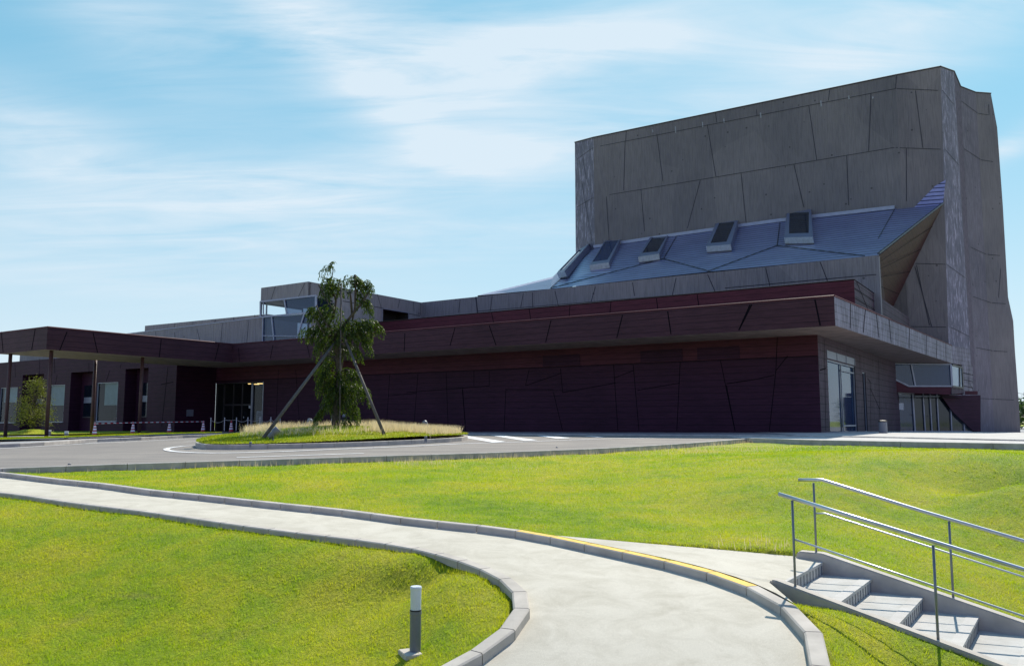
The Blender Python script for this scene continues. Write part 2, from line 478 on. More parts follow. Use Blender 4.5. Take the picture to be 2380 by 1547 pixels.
M = {}
M['concrete'] = concrete_mat('board_marked_concrete', (.150, .143, .158), (.235, .217, .222), .20)
M['concrete_rough'] = concrete_mat('hammered_concrete_painted_sun', (.135, .13, .175), (.20, .19, .245), .4, .8, (.46, .42, .54))  # pale streaks paint sunlight grazing the rough tower side into the colour
M['concrete_mid'] = concrete_mat('weathered_concrete', (.135, .125, .155), (.20, .18, .215), .3, .25, (.36, .33, .42))
M['parapet'] = concrete_mat('parapet_concrete', (.21, .21, .235), (.29, .275, .285), .25)
M['box_conc'] = concrete_mat('pale_box_concrete', (.28, .265, .28), (.35, .33, .32), .25)
M['joint'] = simple('joint_dark', (.035, .035, .05), .9)
M['joint_red'] = simple('joint_black', (.006, .004, .008), .9, spec=.1)
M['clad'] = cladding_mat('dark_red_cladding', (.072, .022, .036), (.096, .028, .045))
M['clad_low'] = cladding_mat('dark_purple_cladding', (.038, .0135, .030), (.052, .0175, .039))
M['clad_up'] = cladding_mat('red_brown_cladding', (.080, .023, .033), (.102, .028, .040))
M['fascia'] = cladding_mat('fascia_cladding', (.058, .027, .037), (.076, .034, .047), 0, .55)
M['clad_side'] = cladding_mat('side_cladding_painted_sun', (.10, .09, .125), (.155, .135, .175), .8, .5, .29)  # lighter base and pale streaks stand for sun grazing the canopy side
M['clad_wall_side'] = cladding_mat('side_wall_cladding', (.050, .030, .050), (.075, .045, .065), .12, .6, .34)
M['soffit'] = simple('board_soffit', (.24, .175, .16), .7, .3, 1.6)
M['gable'] = cladding_mat('gable_cladding', (.030, .006, .010), (.042, .009, .014))
M['interior'] = simple('dark_interior', (.02, .018, .02), .9)
M['frame'] = simple('grey_aluminium_frame', (.24, .26, .33), .4, .1, 3, .3)
M['frame_dark'] = simple('dark_bronze_frame', (.05, .045, .05), .45, .1, 3, .3)
M['frame_pale'] = simple('pale_blue_grey_frame', (.34, .37, .47), .45, .1, 3, .1)
M['sill'] = simple('galvanised_sill', (.50, .55, .62), .35, .15, 5, .4)
M['post'] = simple('rusty_steel_post', (.075, .032, .028), .6, .25, 5)
M['kerb'] = simple('concrete_kerb', (.46, .42, .37), .85, .18, 3, 0, .3)
M['kerb_far'] = simple('old_concrete_kerb', (.42, .39, .36), .85, .25, 3, 0, .3)
M['steel'] = simple('brushed_steel', (.50, .53, .58), .36, .06, 20, .9)
M['steel_post'] = simple('grey_steel_post', (.20, .22, .25), .4, .1, 20, .5)
M['lamp_grey'] = simple('grey_painted_aluminium', (.16, .17, .20), .45, .06, 30)
M['lamp_white'] = simple('opal_acrylic', (.62, .66, .74), .35, .03, 10)
M['black'] = simple('black_rubber', (.012, .012, .014), .6)
M['cone_red'] = simple('cone_red_plastic', (.42, .02, .04), .45, .15, 10)
M['cone_white'] = simple('reflective_white', (.75, .75, .80), .4, .08, 10)
M['white_paint'] = simple('white_road_paint', (.74, .74, .74), .8, .12, 5)
M['yellow'] = simple('yellow_tactile_paint', (.80, .50, .09), .8, .12, 9)
M['chain_white'] = simple('white_plastic_chain', (.45, .45, .45), .6, .2, 9)
M['pole'] = simple('weathered_timber_pole', (.11, .095, .08), .8, .3, 12, 0, .3)
M['bark'] = simple('grey_brown_bark', (.075, .06, .045), .95, .4, 14, 0, .9)
M['blind'] = simple('pale_green_blind', (.30, .36, .33), .7, .12, 2)
M['paper'] = simple('white_paper_notice', (.5, .52, .56), .6, .1, 12)
M['blue'] = simple('blue_plastic', (.02, .04, .18), .5)


def glass_mat(name, tint, trans=.35, rough=.03, body=(.05, .08, .12), refl=.09):
    m, t, b = base_mat(name); t.nodes.remove(b); o = t.nodes['Material Output']
    gl = nd(t, 'ShaderNodeBsdfGlossy'); gl.inputs['Color'].default_value = (.9, .95, 1, 1); gl.inputs['Roughness'].default_value = rough
    tr = nd(t, 'ShaderNodeBsdfTransparent'); tr.inputs['Color'].default_value = (*tint, 1)
    df = nd(t, 'ShaderNodeBsdfDiffuse'); df.inputs['Color'].default_value = (*body, 1)
    ge = nd(t, 'ShaderNodeNewGeometry'); dt = nd(t, 'ShaderNodeVectorMath', operation='DOT_PRODUCT'); t.links.new(ge.outputs['Normal'], dt.inputs[0]); t.links.new(ge.outputs['Incoming'], dt.inputs[1])
    frs = mth(t, 'ADD', mth(t, 'MULTIPLY', mth(t, 'POWER', mth(t, 'SUBTRACT', 1.0, mth(t, 'ABSOLUTE', dt.outputs['Value'])), 5.0), .55), refl, clamp=True)
    m1 = nd(t, 'ShaderNodeMixShader'); m1.inputs[0].default_value = trans; t.links.new(df.outputs[0], m1.inputs[1]); t.links.new(tr.outputs[0], m1.inputs[2])
    m2 = nd(t, 'ShaderNodeMixShader'); t.links.new(frs, m2.inputs[0]); t.links.new(m1.outputs[0], m2.inputs[1]); t.links.new(gl.outputs[0], m2.inputs[2])
    t.links.new(m2.outputs[0], o.inputs[0]); return m


M['glass'] = glass_mat('window_glass', (.75, .85, .9), .85, body=(.02, .03, .04), refl=.03)
M['glass_blue'] = glass_mat('tinted_blue_glass', (.4, .5, .7), .3, .04, (.012, .045, .12), .05)
M['glass_clear'] = glass_mat('clear_glass', (.9, .96, 1), .97, refl=.05)
M['glass_dark'] = glass_mat('dark_skylight_glass', (.4, .45, .5), .25, .06, (.010, .016, .028), .045)


def emis(name, col, st_):
    m, t, b = base_mat(name); b.inputs['Emission Color'].default_value = (*col, 1); b.inputs['Emission Strength'].default_value = st_; b.inputs['Base Color'].default_value = (*col, 1); return m


M['tube'] = emis('lit_ceiling_tube', (1, .62, .22), 2.2)


def roof_mat():
    m, t, b = base_mat('seamed_slate_roof')
    sp = nd(t, 'ShaderNodeSeparateXYZ'); t.links.new(coords(t), sp.inputs[0])
    fr = mth(t, 'FRACT', mth(t, 'DIVIDE', mth(t, 'ADD', sp.outputs[2], 20), .30)); ln = mth(t, 'LESS_THAN', fr, .24)
    n = noise(t, coords(t), .5, 5); n3 = noise(t, coords(t, (1, 1, 3)), 5, 4)
    col = ramp(t, n, [(.3, (.26, .27, .43)), (.7, (.35, .36, .54))])
    col = mixc(t, 1, col, ramp(t, n3, [(.3, (.85, .85, .85)), (.7, (1.08, 1.08, 1.08))]), 'MULTIPLY')
    col = mixc(t, mth(t, 'MULTIPLY', ln, .9), col, (.012, .012, .022, 1)); t.links.new(col, b.inputs['Base Color'])
    b.inputs['Roughness'].default_value = .38; b.inputs['Metallic'].default_value = .45
    bump(t, b, mth(t, 'ADD', fr, mth(t, 'MULTIPLY', n3, .1)), .5, .02); return m


M['roof'] = roof_mat()


def asphalt():
    m, t, b = base_mat('worn_asphalt'); v = coords(t)
    n = noise(t, v, .5, 6, .6); f = noise(t, v, 60, 3)
    tr = noise(t, coords(t, (.25, 2.4, 1), (0, 0, R(5))), .8, 5)
    col = ramp(t, n, [(.3, (.20, .18, .165)), (.7, (.27, .24, .21))]); col = mixc(t, 1, col, ramp(t, f, [(.3, (.78, .78, .78)), (.7, (1.2, 1.2, 1.2))]), 'MULTIPLY')
    col = mixc(t, 1, col, ramp(t, tr, [(.35, (.86, .86, .88)), (.65, (1.08, 1.08, 1.08))]), 'MULTIPLY')
    t.links.new(col, b.inputs['Base Color']); b.inputs['Roughness'].default_value = .88; bump(t, b, f, .35, .01); return m


def path_mat(name, c0, c1):
    m, t, b = base_mat(name); v = coords(t)
    n = noise(t, v, .7, 6, .6); st_ = noise(t, v, 2.4, 6, .7, .6); f = noise(t, v, 120, 3, .7)
    vo = nd(t, 'ShaderNodeTexVoronoi'); vo.inputs['Scale'].default_value = 28; t.links.new(v, vo.inputs[0])
    col = ramp(t, n, [(.3, c0), (.7, c1)]); col = mixc(t, 1, col, ramp(t, st_, [(.3, (.82, .81, .78)), (.6, (1.03, 1.03, 1.03))]), 'MULTIPLY')
    col = mixc(t, 1, col, ramp(t, f, [(.25, (.80, .80, .80)), (.7, (1.1, 1.1, 1.1))]), 'MULTIPLY')
    col = mixc(t, mth(t, 'MULTIPLY', mth(t, 'LESS_THAN', vo.outputs['Distance'], .07), .5), col, (.75, .73, .68, 1))
    t.links.new(col, b.inputs['Base Color']); b.inputs['Roughness'].default_value = .9; bump(t, b, mth(t, 'ADD', f, mth(t, 'MULTIPLY', st_, .5)), .35, .004); return m


def lawn_mat(name='lawn_turf', g=1.0, blade=False):
    m, t, b = base_mat(name); v = coords(t)
    n = noise(t, v, .42, 5, .6, .4); n2_ = noise(t, v, 2.2, 6, .7, .3); f = noise(t, v, 38, 5, .75); ff = noise(t, v, 11, 5, .7)
    a = mth(t, 'ADD', mth(t, 'MULTIPLY', n, .62), mth(t, 'MULTIPLY', n2_, .38))
    col = ramp(t, a, [(.34, (.13 * g, .22 * g, .012)), (.45, (.215 * g, .285 * g, .015)), (.54, (.295 * g, .315 * g, .020)), (.66, (.355 * g, .325 * g, .045))])
    dp = noise(t, v, .9, 6, .7, .8); col = mixc(t, ramp(t, dp, [(.60, (0, 0, 0)), (.78, (.6, .6, .6))]), col, (.25 * g, .20 * g, .07 * g, 1))
    if not blade: col = mixc(t, 1, col, ramp(t, f, [(.28, (.34, .42, .3)), (.52, (1, 1, 1)), (.75, (1.35, 1.28, 1.2))]), 'MULTIPLY')
    if not blade: col = mixc(t, 1, col, ramp(t, ff, [(.25, (.72, .76, .7)), (.6, (1.05, 1.05, 1.05))]), 'MULTIPLY')
    t.links.new(col, b.inputs['Base Color']); b.inputs['Roughness'].default_value = .75; b.inputs['Specular IOR Level'].default_value = .15
    if not blade: bump(t, b, mth(t, 'ADD', f, mth(t, 'MULTIPLY', ff, .8)), .9, .05)
    else:
        tl = nd(t, 'ShaderNodeBsdfTranslucent'); t.links.new(mixc(t, 1, col, (1.3, 1.35, .8, 1), 'MULTIPLY'), tl.inputs[0])
        mx = nd(t, 'ShaderNodeMixShader'); mx.inputs[0].default_value = .5; t.links.new(b.outputs[0], mx.inputs[1]); t.links.new(tl.outputs[0], mx.inputs[2]); t.links.new(mx.outputs[0], t.nodes['Material Output'].inputs[0])
    return m


def leaf_mat(name, c0, c1, trans=.45, sc=6, tc=(1.25, 1.5, .5, 1)):
    m, t, b = base_mat(name); o = t.nodes['Material Output']
    col = ramp(t, noise(t, coords(t), sc, 3), [(.3, c0), (.7, c1)]); t.links.new(col, b.inputs['Base Color']); b.inputs['Roughness'].default_value = .5; b.inputs['Specular IOR Level'].default_value = .3
    tl = nd(t, 'ShaderNodeBsdfTranslucent'); t.links.new(mixc(t, 1, col, tc, 'MULTIPLY'), tl.inputs[0])
    mx = nd(t, 'ShaderNodeMixShader'); mx.inputs[0].default_value = trans; t.links.new(b.outputs[0], mx.inputs[1]); t.links.new(tl.outputs[0], mx.inputs[2]); t.links.new(mx.outputs[0], o.inputs[0]); return m


M['asphalt'] = asphalt()
M['path'] = path_mat('sandy_concrete_path', (.51, .475, .40), (.585, .545, .46))
M['paving'] = path_mat('pale_paving', (.50, .48, .46), (.58, .56, .53))
M['pavement'] = path_mat('grey_pavement', (.28, .28, .30), (.34, .34, .35))
M['step'] = path_mat('concrete_step', (.46, .45, .43), (.54, .53, .50))
M['lawn'] = lawn_mat('lawn_turf', 1.35)
M['blade_dull'] = lawn_mat('verge_blades', 1.0, True)
M['blade'] = lawn_mat('grass_blades', 1.5, True)
M['straw'] = leaf_mat('dry_straw', (.66, .54, .34), (.86, .76, .54), .4, 3, (1.1, 1.05, .95, 1))
M['leaf'] = leaf_mat('weeping_leaves', (.020, .042, .012), (.055, .085, .018), .42, 6, (2.4, 2.3, .5, 1))
M['shrub'] = leaf_mat('olive_shrub_leaves', (.10, .11, .022), (.20, .19, .045), .4)
M['dark_leaf'] = leaf_mat('dark_tree_leaves', (.03, .06, .02), (.07, .12, .04), .3)

# ------------------------------------------------------------------ setting: ground sheets
gm = MB(); gm.poly([(-3000, -400, -2.6), (3000, -400, -2.6), (3000, 160, -2.6), (-3000, 160, -2.6)]); gm.poly([(-3000, 160, -2.6), (3000, 160, -2.6), (3000, 4000, -2.6), (-3000, 4000, -2.6)])
tag(gm.build('ground', M['lawn']), kind='structure')

edge = resample(edgeL, .8); edge2 = resample(edgeR, .8)
allE = edge + edge2[1:]
def y_at(P, x):
    P = sorted([(p.x, p.y) for p in P]); i = 0
    if x <= P[0][0]: i = 0
    elif x >= P[-1][0]: i = len(P) - 2
    else:
        while P[i + 1][0] < x: i += 1
    (xa, ya), (xb, yb) = P[i], P[i + 1]; return ya + (yb - ya) * (x - xa) / max(1e-6, xb - xa)


def sheet(name, xs, near, far, mat, dz, rows=None):
    """quads between two lines given as y(x), laid on the terrain height"""
    rows = rows or [0, .04, .1, .2, .35, .55, .78, 1]; V_ = []; F_ = []; nr = len(rows)
    for x in xs:
        a, b = near(x), far(x)
        for r_ in rows: V_.append((x, a + (b - a) * r_, 0))
    V_ = np.array(V_); V_[:, 2] = ZP.arr(V_[:, :2]) + dz
    for i in range(len(xs) - 1):
        for j in range(nr - 1): k = i * nr + j; F_.append((k, k + nr, k + nr + 1, k + 1))
    o = np_mesh(name, V_, np.array(F_), mat); o['kind'] = 'structure'; return o


ekey = sorted({p.x for p in edgeL + edgeR} | set(np.arange(-70, 90, 1.5)))
yE = lambda x: y_at(allE, x)
sheet('pavement', ekey, yE, lambda x: 150, M['pavement'], 0, [0, .01, .03, .06, .1, .16, .24, .35, .5, .7, 1])


ZI_ref = [None]
def drape(name, poly_uv, fn, mat, dz, sub=2.0, kind='structure', world=False):
    """sheet laid over a height function inside a plan polygon"""
    P = [Vector(p) for p in poly_uv] if world else [PG(u, v, fn) for u, v in poly_uv]
    pl2 = [(p.x, p.y) for p in P]; q = np.array(pl2); g = sub
    X_, Y_ = np.meshgrid(np.arange(q[:, 0].min(), q[:, 0].max() + g, g), np.arange(q[:, 1].min(), q[:, 1].max() + g, g)); XY_ = np.c_[X_.ravel(), Y_.ravel()]
    ins = inpoly(XY_, pl2); ii_ = np.arange(X_.size).reshape(X_.shape)
    f_ = np.stack([ii_[:-1, :-1], ii_[:-1, 1:], ii_[1:, 1:], ii_[1:, :-1]], -1).reshape(-1, 4); f_ = f_[ins[f_].all(1)]
    us, iv = np.unique(f_, return_inverse=True); xy_ = XY_[us]; zz__ = (ZIa(xy_) if fn is ZI_ref[0] else fn.arr(xy_)) + dz
    o = np_mesh(name, np.c_[xy_, zz__], iv.reshape(-1, 4), mat, smooth=True)
    if kind: o['kind'] = kind
    return o


# road: from the near kerb to the far kerb
farK = [(-200, 1046), (0, 1039.9), (107, 1035), (209, 1027.6), (322, 1023), (430, 1017.5), (572, 1013), (760, 1010.2), (1000, 1009.5), (1400, 1011.5), (1888, 1014.7), (2380, 1025), (2650, 1029)]
farKw = [PG(u, v, ZP) for u, v in farK]
fkey = sorted(set(ekey) | {p.x for p in farKw}); yF = lambda x: y_at(farKw, x); xC = edgeR[0].x
sheet('road', [x for x in fkey if x <= xC], yE, yF, M['asphalt'], .006)
# pale paving by the right hand entrance, and the footpath in front of it
xP = PG(1888, 1014.2, ZP).x; xr = [xP] + [x for x in fkey if x > xP + .2]
sheet('paving', xr, yF, lambda x: 72, M['paving'], .010, [0, .02, .05, .1, .2, .35, .6, 1])
sheet('footpath', [x for x in fkey if x >= xC], yE, lambda x: yF(x) - .06, M['paving'], .006)


def paint_line(pts_uv, w, name='road_marking', fn=ZP, closed=False):
    P = resample([PG(u, v, fn) for u, v in pts_uv], .6); a = offset(P, w / 2); b = offset(P, -w / 2); mb = MB()
    for i in range(len(P) - 1): mb.poly([(q.x, q.y, fn(q.x, q.y) + .016) for q in (b[i], b[i + 1], a[i + 1], a[i])])
    return tag(mb.build(name, M['white_paint']), kind='structure')


paint_line([(-150, 1048), (0, 1042.7), (100, 1037), (207, 1031), (336, 1025.2), (450, 1019.3), (567, 1015.3)], .16)
paint_line([(429.7, 1027), (500, 1023.8), (571.3, 1020.5)], .12)
paint_line([(549.8, 1063.7), (696, 1058.9), (846, 1054)], .13)
paint_line([(456.5, 1035.3), (432, 1036.6), (408, 1039.2), (392, 1041.8), (386, 1044.7), (393, 1047.6), (412, 1050.2), (456.5, 1052.6), (523, 1053.2), (639, 1050.2), (760, 1045.2), (865, 1041), (929, 1038.4), (1000, 1035.2), (1084, 1031), (1200, 1027.6), (1300, 1023.6), (1400, 1020.4), (1500, 1018.0), (1650, 1016.8), (1760, 1016.4)], .17)
for q in [[(520, 151), (650, 153), (1010, 209), (880, 216)], [(885, 151), (1010, 153), (1310, 193), (1190, 200)], [(1305, 151), (1410, 152), (1640, 173), (1500, 180)], [(1760, 155), (1840, 156), (1960, 164), (1880, 167)]]:
    P = [zh(*c) for c in q]
    P = [PG(u, v, ZP) for u, v in P]; d0 = (P[0] - P[3]) * .12; d1 = (P[1] - P[2]) * .12
    P[0] += d0; P[1] += d1
    tag(MB().poly([(p.x, p.y, ZP(p.x, p.y) + .021) for p in P[::-1]]).build('road_marking', M['white_paint']), kind='structure')


# ------------------------------------------------------------------ kerbs: one thing per run, blocks with joints
def kerb_run(name, pts, label, group=None, w=.15, h=.28, top=0.0, block=.6, mat=None, side=1, gap=.006, bev=.012, fn=None, yellow=None, cat='kerb'):
    """pts: edge line of the kerb top; the kerb lies w to its left (side=1) or right (-1)"""
    P = resample(pts, block); Bk = offset(P, w * side); mb = MB()
    for i in range(len(P) - 1):
        d = (P[i + 1] - P[i]); L = d.length
        if L < .05: continue
        e = d / L * gap; a, b, c, dd = P[i] + e, P[i + 1] - e, Bk[i + 1] - e, Bk[i] + e
        zt = top
        q = [Vector((p.x, p.y, p.z + zt)) for p in (a, b, c, dd)]
        # chamfered top
        inn = [q[0].lerp(q[3], .1), q[1].lerp(q[2], .1), q[2].lerp(q[1], .1), q[3].lerp(q[0], .1)]
        low = [x - Vector((0, 0, h)) for x in q]; mid = [x - Vector((0, 0, bev)) for x in q]
        isY = 1 if (yellow and yellow[0] < (P[i].x + P[i + 1].x) / 2 < yellow[1] and P[i].y > yellow[2]) else 0
        i0 = len(mb.v); mb.v += [tuple(x) for x in inn + mid + low]
        for f in [(0, 1, 2, 3), (4, 5, 1, 0), (5, 6, 2, 1), (6, 7, 3, 2), (7, 4, 0, 3), (8, 9, 5, 4), (9, 10, 6, 5), (10, 11, 7, 6), (11, 8, 4, 7)]:
            mb.f.append(tuple(i0 + k for k in f)); mb.m.append(1 if (isY and f == (0, 1, 2, 3)) else 0)
    o = mb.build(name, [mat or M['kerb'], M['yellow']])
    bm = bmesh.new(); bm.from_mesh(o.data); bmesh.ops.recalc_face_normals(bm, faces=bm.faces[:]); bm.to_mesh(o.data); bm.free()
    return tag(o, label, cat, group)


kerb_run('kerb', UK, 'upper concrete kerb with a yellow painted stretch curving beside the path to the stairs', yellow=(PZ(1180, 1230, -1.435).x, PZ(1745, 1366, -1.62).x, 7.7))
kerb_run('kerb', LK_, 'lower concrete kerb curving round the near lawn with the bollard light', side=1, top=0, block=.42)
kerb_run('kerb', [Vector((p.x, p.y, ZP(p.x, p.y) + .012)) for p in edgeL], 'long kerb between the near side of the road and the big lawn', block=1.2, mat=M['kerb_far'], side=-1, h=.4)
kerb_run('kerb', [Vector((p.x, p.y, ZP(p.x, p.y) + .03)) for p in edgeR], 'straight kerb edging the pale footpath at the top of the right lawn', block=1.2, mat=M['kerb_far'], side=-1, h=.4)
kerb_run('kerb', [Vector((p.x, p.y, ZP(p.x, p.y) + .13)) for p in farKw[:7]], 'far roadside kerb in front of the cones and left canopy', block=1.0, mat=M['kerb_far'], side=1, h=.2, w=.18)
kerb_run('kerb', [Vector((p.x, p.y, ZP(p.x, p.y) + .05)) for p in farKw[6:]], 'low dark drain kerb along the foot of the long red wall', block=1.2, mat=M['kerb_far'], side=1, h=.2, w=.25)

# path surface
ep = [(p.x, p.y, p.z - .09) for p in UK[::3]] + [(p.x, p.y, p.z - .09) for p in LKi[::3]]
ZPA = TPS(ep, 5e-3)
path_plan = [(p.x, p.y) for p in offset(LK_, KW * .5)] + [(p.x, p.y) for p in offset(UK, KW * .5)][::-1]

g_ = .055; px_ = np.array(path_plan); gx_ = np.arange(px_[:, 0].min(), px_[:, 0].max(), g_); gy_ = np.arange(px_[:, 1].min(), px_[:, 1].max(), g_)
PXg, PYg = np.meshgrid(gx_, gy_); XYp = np.c_[PXg.ravel(), PYg.ravel()]; insd = inpoly(XYp, path_plan).reshape(PXg.shape); ii = np.arange(PXg.size).reshape(PXg.shape)
fp = np.stack([ii[:-1, :-1], ii[:-1, 1:], ii[1:, 1:], ii[1:, :-1]], -1).reshape(-1, 4); fp = fp[insd.ravel()[fp].all(1)]
used, inv = np.unique(fp, return_inverse=True); vz = ZPA.arr(XYp[used])
tag(np_mesh('path', np.c_[XYp[used], vz], inv.reshape(-1, 4), M['path'], smooth=True), kind='structure')

# landing between upper kerb and the stairs
lb = [PZ(1255, 1240.5, -1.455), PZ(1500, 1262, -1.50), PZ(1700, 1279, -1.555), PZ(1859, 1293.5, -1.61)]
kb = [p for p in UKb if p.x > lb[0].x and p.x < PZ(1796, 1352, -1.62).x and p.y > 7.6]
land = [*kb, SP(-.12, -.12, ZL0), SP(0, -.02, ZL0), SP(0, SWID, ZL0), SP(-.1, SWID + .1, ZL0), *lb[::-1]]
lm = MB(); lm.poly([(p.x, p.y, p.z + .002) for p in land])
lo_ = lm.build('landing', M['path']); tag(lo_, kind='structure')
bm = bmesh.new(); bm.from_mesh(lo_.data); bmesh.ops.triangulate(bm, faces=bm.faces[:]); bmesh.ops.recalc_face_normals(bm, faces=bm.faces[:])
if sum(f.normal.z for f in bm.faces) < 0: bmesh.ops.reverse_faces(bm, faces=bm.faces[:])
bm.to_mesh(lo_.data); bm.free()
land_plan = [(p.x, p.y) for p in land]
stair_plan = [(SP(-.1, 0, 0).x, SP(-.1, 0, 0).y), (SP(10, 0, 0).x, SP(10, 0, 0).y), (SP(10, SWID + .08, 0).x, SP(10, SWID + .08, 0).y), (SP(-.1, SWID + .08, 0).x, SP(-.1, SWID + .08, 0).y)]

# lawn grid
gx = np.arange(-26, 30.01, .115); gy = np.arange(3.0, 33.01, .11)
GX, GY = np.meshgrid(gx, gy); XY = np.c_[GX.ravel(), GY.ravel()]
ZG = ZLW.arr(XY)
ZG += .012 * np.sin(XY[:, 0] * 2.1 + XY[:, 1] * 1.3) * np.sin(XY[:, 1] * 1.7 - XY[:, 0] * .6) + rng.normal(0, .004, len(XY))
eC = [(p.x, p.y) for p in allE]
plat = eC + [(200, eC[-1][1]), (200, 300), (-200, 300), (-200, eC[0][1])]
inP = inpoly(XY, plat); inPath = inpoly(XY, path_plan); inLand = inpoly(XY, land_plan); inSt = inpoly(XY, stair_plan)
ZG[inP] = ZP.arr(XY[inP]) - .25 if inP.any() else 0
ZG[inPath | inLand] -= .3; ZG[inSt] -= .6
ny, nx_ = GX.shape; idx = np.arange(ny * nx_).reshape(ny, nx_)
fc = np.stack([idx[:-1, :-1], idx[:-1, 1:], idx[1:, 1:], idx[1:, :-1]], -1).reshape(-1, 4)
keep = ~(inP[fc].all(1)); fc = fc[keep]
lawn = np_mesh('lawn', np.c_[XY, ZG], fc, M['lawn'], smooth=True); tag(lawn, kind='structure')


def blades(name, xy, z, h, w, mat, lean=.5, seed=1):
    r = np.random.default_rng(seed); n = len(xy); ang = r.uniform(0, 2 * np.pi, n); hh = h * r.uniform(.5, 1.25, n)
    la = r.uniform(0, 2 * np.pi, n); ld = lean * hh * r.uniform(.1, 1, n)
    dxy = np.c_[np.cos(ang), np.sin(ang)] * (w if np.isscalar(w) else w[:, None]) / 2
    b0 = np.c_[xy - dxy, z - .01]; b1 = np.c_[xy + dxy, z - .01]
    tip = np.c_[xy + np.c_[np.cos(la), np.sin(la)] * ld[:, None], z + hh]
    V = np.stack([b0, b1, tip], 1).reshape(-1, 3); F_ = np.arange(3 * n).reshape(-1, 3)
    return np_mesh(name, V, F_, mat)


# grass on the lawns: denser near the viewer's side of the slope
n = 420000
Yb = 4.5 * np.exp(rng.uniform(0, 1, n) * math.log(26 / 4.5)); Xb = rng.uniform(-.72, .72, n) * Yb
xy = np.c_[Xb, Yb]; bad = inpoly(xy, path_plan) | inpoly(xy, land_plan) | inpoly(xy, plat) | inpoly(xy, stair_plan)
uk_strip = [(p.x, p.y) for p in offset(UK, -.02)] + [(p.x, p.y) for p in offset(UK, KW + .02)][::-1]
lk_strip = [(p.x, p.y) for p in offset(LK_, -.02)] + [(p.x, p.y) for p in offset(LK_, KW + .02)][::-1]
bad |= inpoly(xy, uk_strip) | inpoly(xy, lk_strip)
xy = xy[~bad]; zz_ = ZLW.arr(xy) + .012 * np.sin(xy[:, 0] * 2.1 + xy[:, 1] * 1.3) * np.sin(xy[:, 1] * 1.7 - xy[:, 0] * .6)
Yv = xy[:, 1]
tag(blades('lawn_grass', xy, zz_, .019 + .0008 * Yv, .0035 + .0006 * Yv, M['blade'], 1.2), 'short green and yellow mown grass of the big lawns', 'grass', kind='stuff')
# darker lush grass wedge between kerb and stairs, tufts along kerbs
tt = []
for P, d, nn in ((LK_, -.05, 2600), (UKb, .04, 700)):
    for _ in range(nn):
        i = rng.integers(0, len(P) - 1); p = P[i].lerp(P[i + 1], rng.random()); t_ = P[i + 1] - P[i]; nn_ = Vector((-t_.y, t_.x, 0)).normalized()
        q = p + nn_ * (d - abs(rng.normal(0, .03)) * (1 if d < 0 else -1)); tt.append((q.x, q.y))
tt = np.array(tt); tt = tt[~inpoly(tt, land_plan)]
tag(blades('edge_grass', tt, ZLW.arr(tt), .05, .006, M['blade'], .5, 3), 'longer grass tufts growing along the path kerbs', 'grass', kind='stuff')
# straw coloured weeds along the road kerb and scattered on the lawn
ww = []
for _ in range(1500):
    i = rng.integers(0, len(edge) - 1); p = edge[i].lerp(edge[i + 1], rng.random())
    if p.x < -7 and rng.random() < .85: continue
    ww.append((p.x + rng.normal(0, .1), p.y - .22 - abs(rng.normal(0, .25))))
for (u, v, k, sx, sy) in [(985, 1078, 160, .5, .35), (1655, 1050, 260, 1.2, .6), (1745, 1045, 120, 1.4, .6), (400, 1085, 60, .4, .2), (1640, 1042, 120, .8, .4), (1790, 1270, 30, .25, .15), (1750, 1276, 20, .2, .15), (1230, 1062, 50, .5, .3), (1220, 1090, 30, .4, .3)]:
    p = PG(u, v, ZLW)
    for _ in range(k): ww.append((p.x + rng.normal(0, sx), p.y + rng.normal(0, sy)))
ww = np.array(ww); ww = ww[~(inpoly(ww, path_plan) | inpoly(ww, land_plan) | inpoly(ww, plat))]
tag(blades('dry_weeds', ww, ZLW.arr(ww), .15, .009, M['straw'], .4, 5), 'thin dry straw coloured weeds by the road kerb and on the lawn', 'grass', kind='stuff')

# ------------------------------------------------------------------ stairs
sroot = empty('stairs', SP(0, SWID / 2, ZL0), 'concrete outdoor steps with ribbed risers going down to the right from the path', 'stairs')
NS = 9
for k in range(1, NS):
    mb = MB(); z = ZL0 - k * RISE
    a0 = (k - 1) * RUN + .004; a1 = k * RUN
    mb.prism([SP(a0, .002, z), SP(a1, .002, z), SP(a1, SWID - .002, z), SP(a0, SWID - .002, z)], (0, 0, -.35))
    mb.build('tread', M['step'], sroot)
mb = MB(); mb2 = MB()
for k in range(0, NS):
    z = ZL0 - k * RISE; a1 = k * RUN
    nb = MB()
    nb.prism([SP(a1 - .10, .003, z + .004), SP(a1 + .012, .003, z + .004), SP(a1 + .012, SWID - .003, z + .004), SP(a1 - .10, SWID - .003, z + .004)], (0, 0, -.03), 0)
    for r_ in range(12):
        c = .06 + r_ * (SWID - .12) / 11
        nb.prism([SP(a1 + .004, c - .004, z - .028), SP(a1 + .010, c - .004, z - .028), SP(a1 + .010, c + .004, z - .028), SP(a1 + .004, c + .004, z - .028)], (0, 0, -.105), 1)
    o = nb.build('nosing', [M['paving'], M['steel_post']], sroot)
    # riser face below
    rb = MB(); rb.prism([SP(a1 - .06, .003, z - .028), SP(a1 + .003, .003, z - .028), SP(a1 + .003, SWID - .003, z - .028), SP(a1 - .06, SWID - .003, z - .028)], (0, 0, -.2)); rb.build('riser', M['step'], sroot)
def stringer(c0, c1, lead, rise_top, name):
    z0 = ZL0 + rise_top; end = (NS - 1) * RUN + .3
    slope = RISE / RUN; a_s = lead[1]
    prof = [(lead[0], z0 - .05), (lead[0] + .03, z0), (a_s, z0), (end, z0 - (end - a_s) * slope), (end, z0 - (end - a_s) * slope - .9), (lead[0], z0 - .55)]
    mb = MB(); mb.prism([SP(a, c0, z) for a, z in prof], SCc * (c1 - c0))
    o = mb.build(name, M['kerb'], sroot, bevel=.012); return z0, a_s, slope
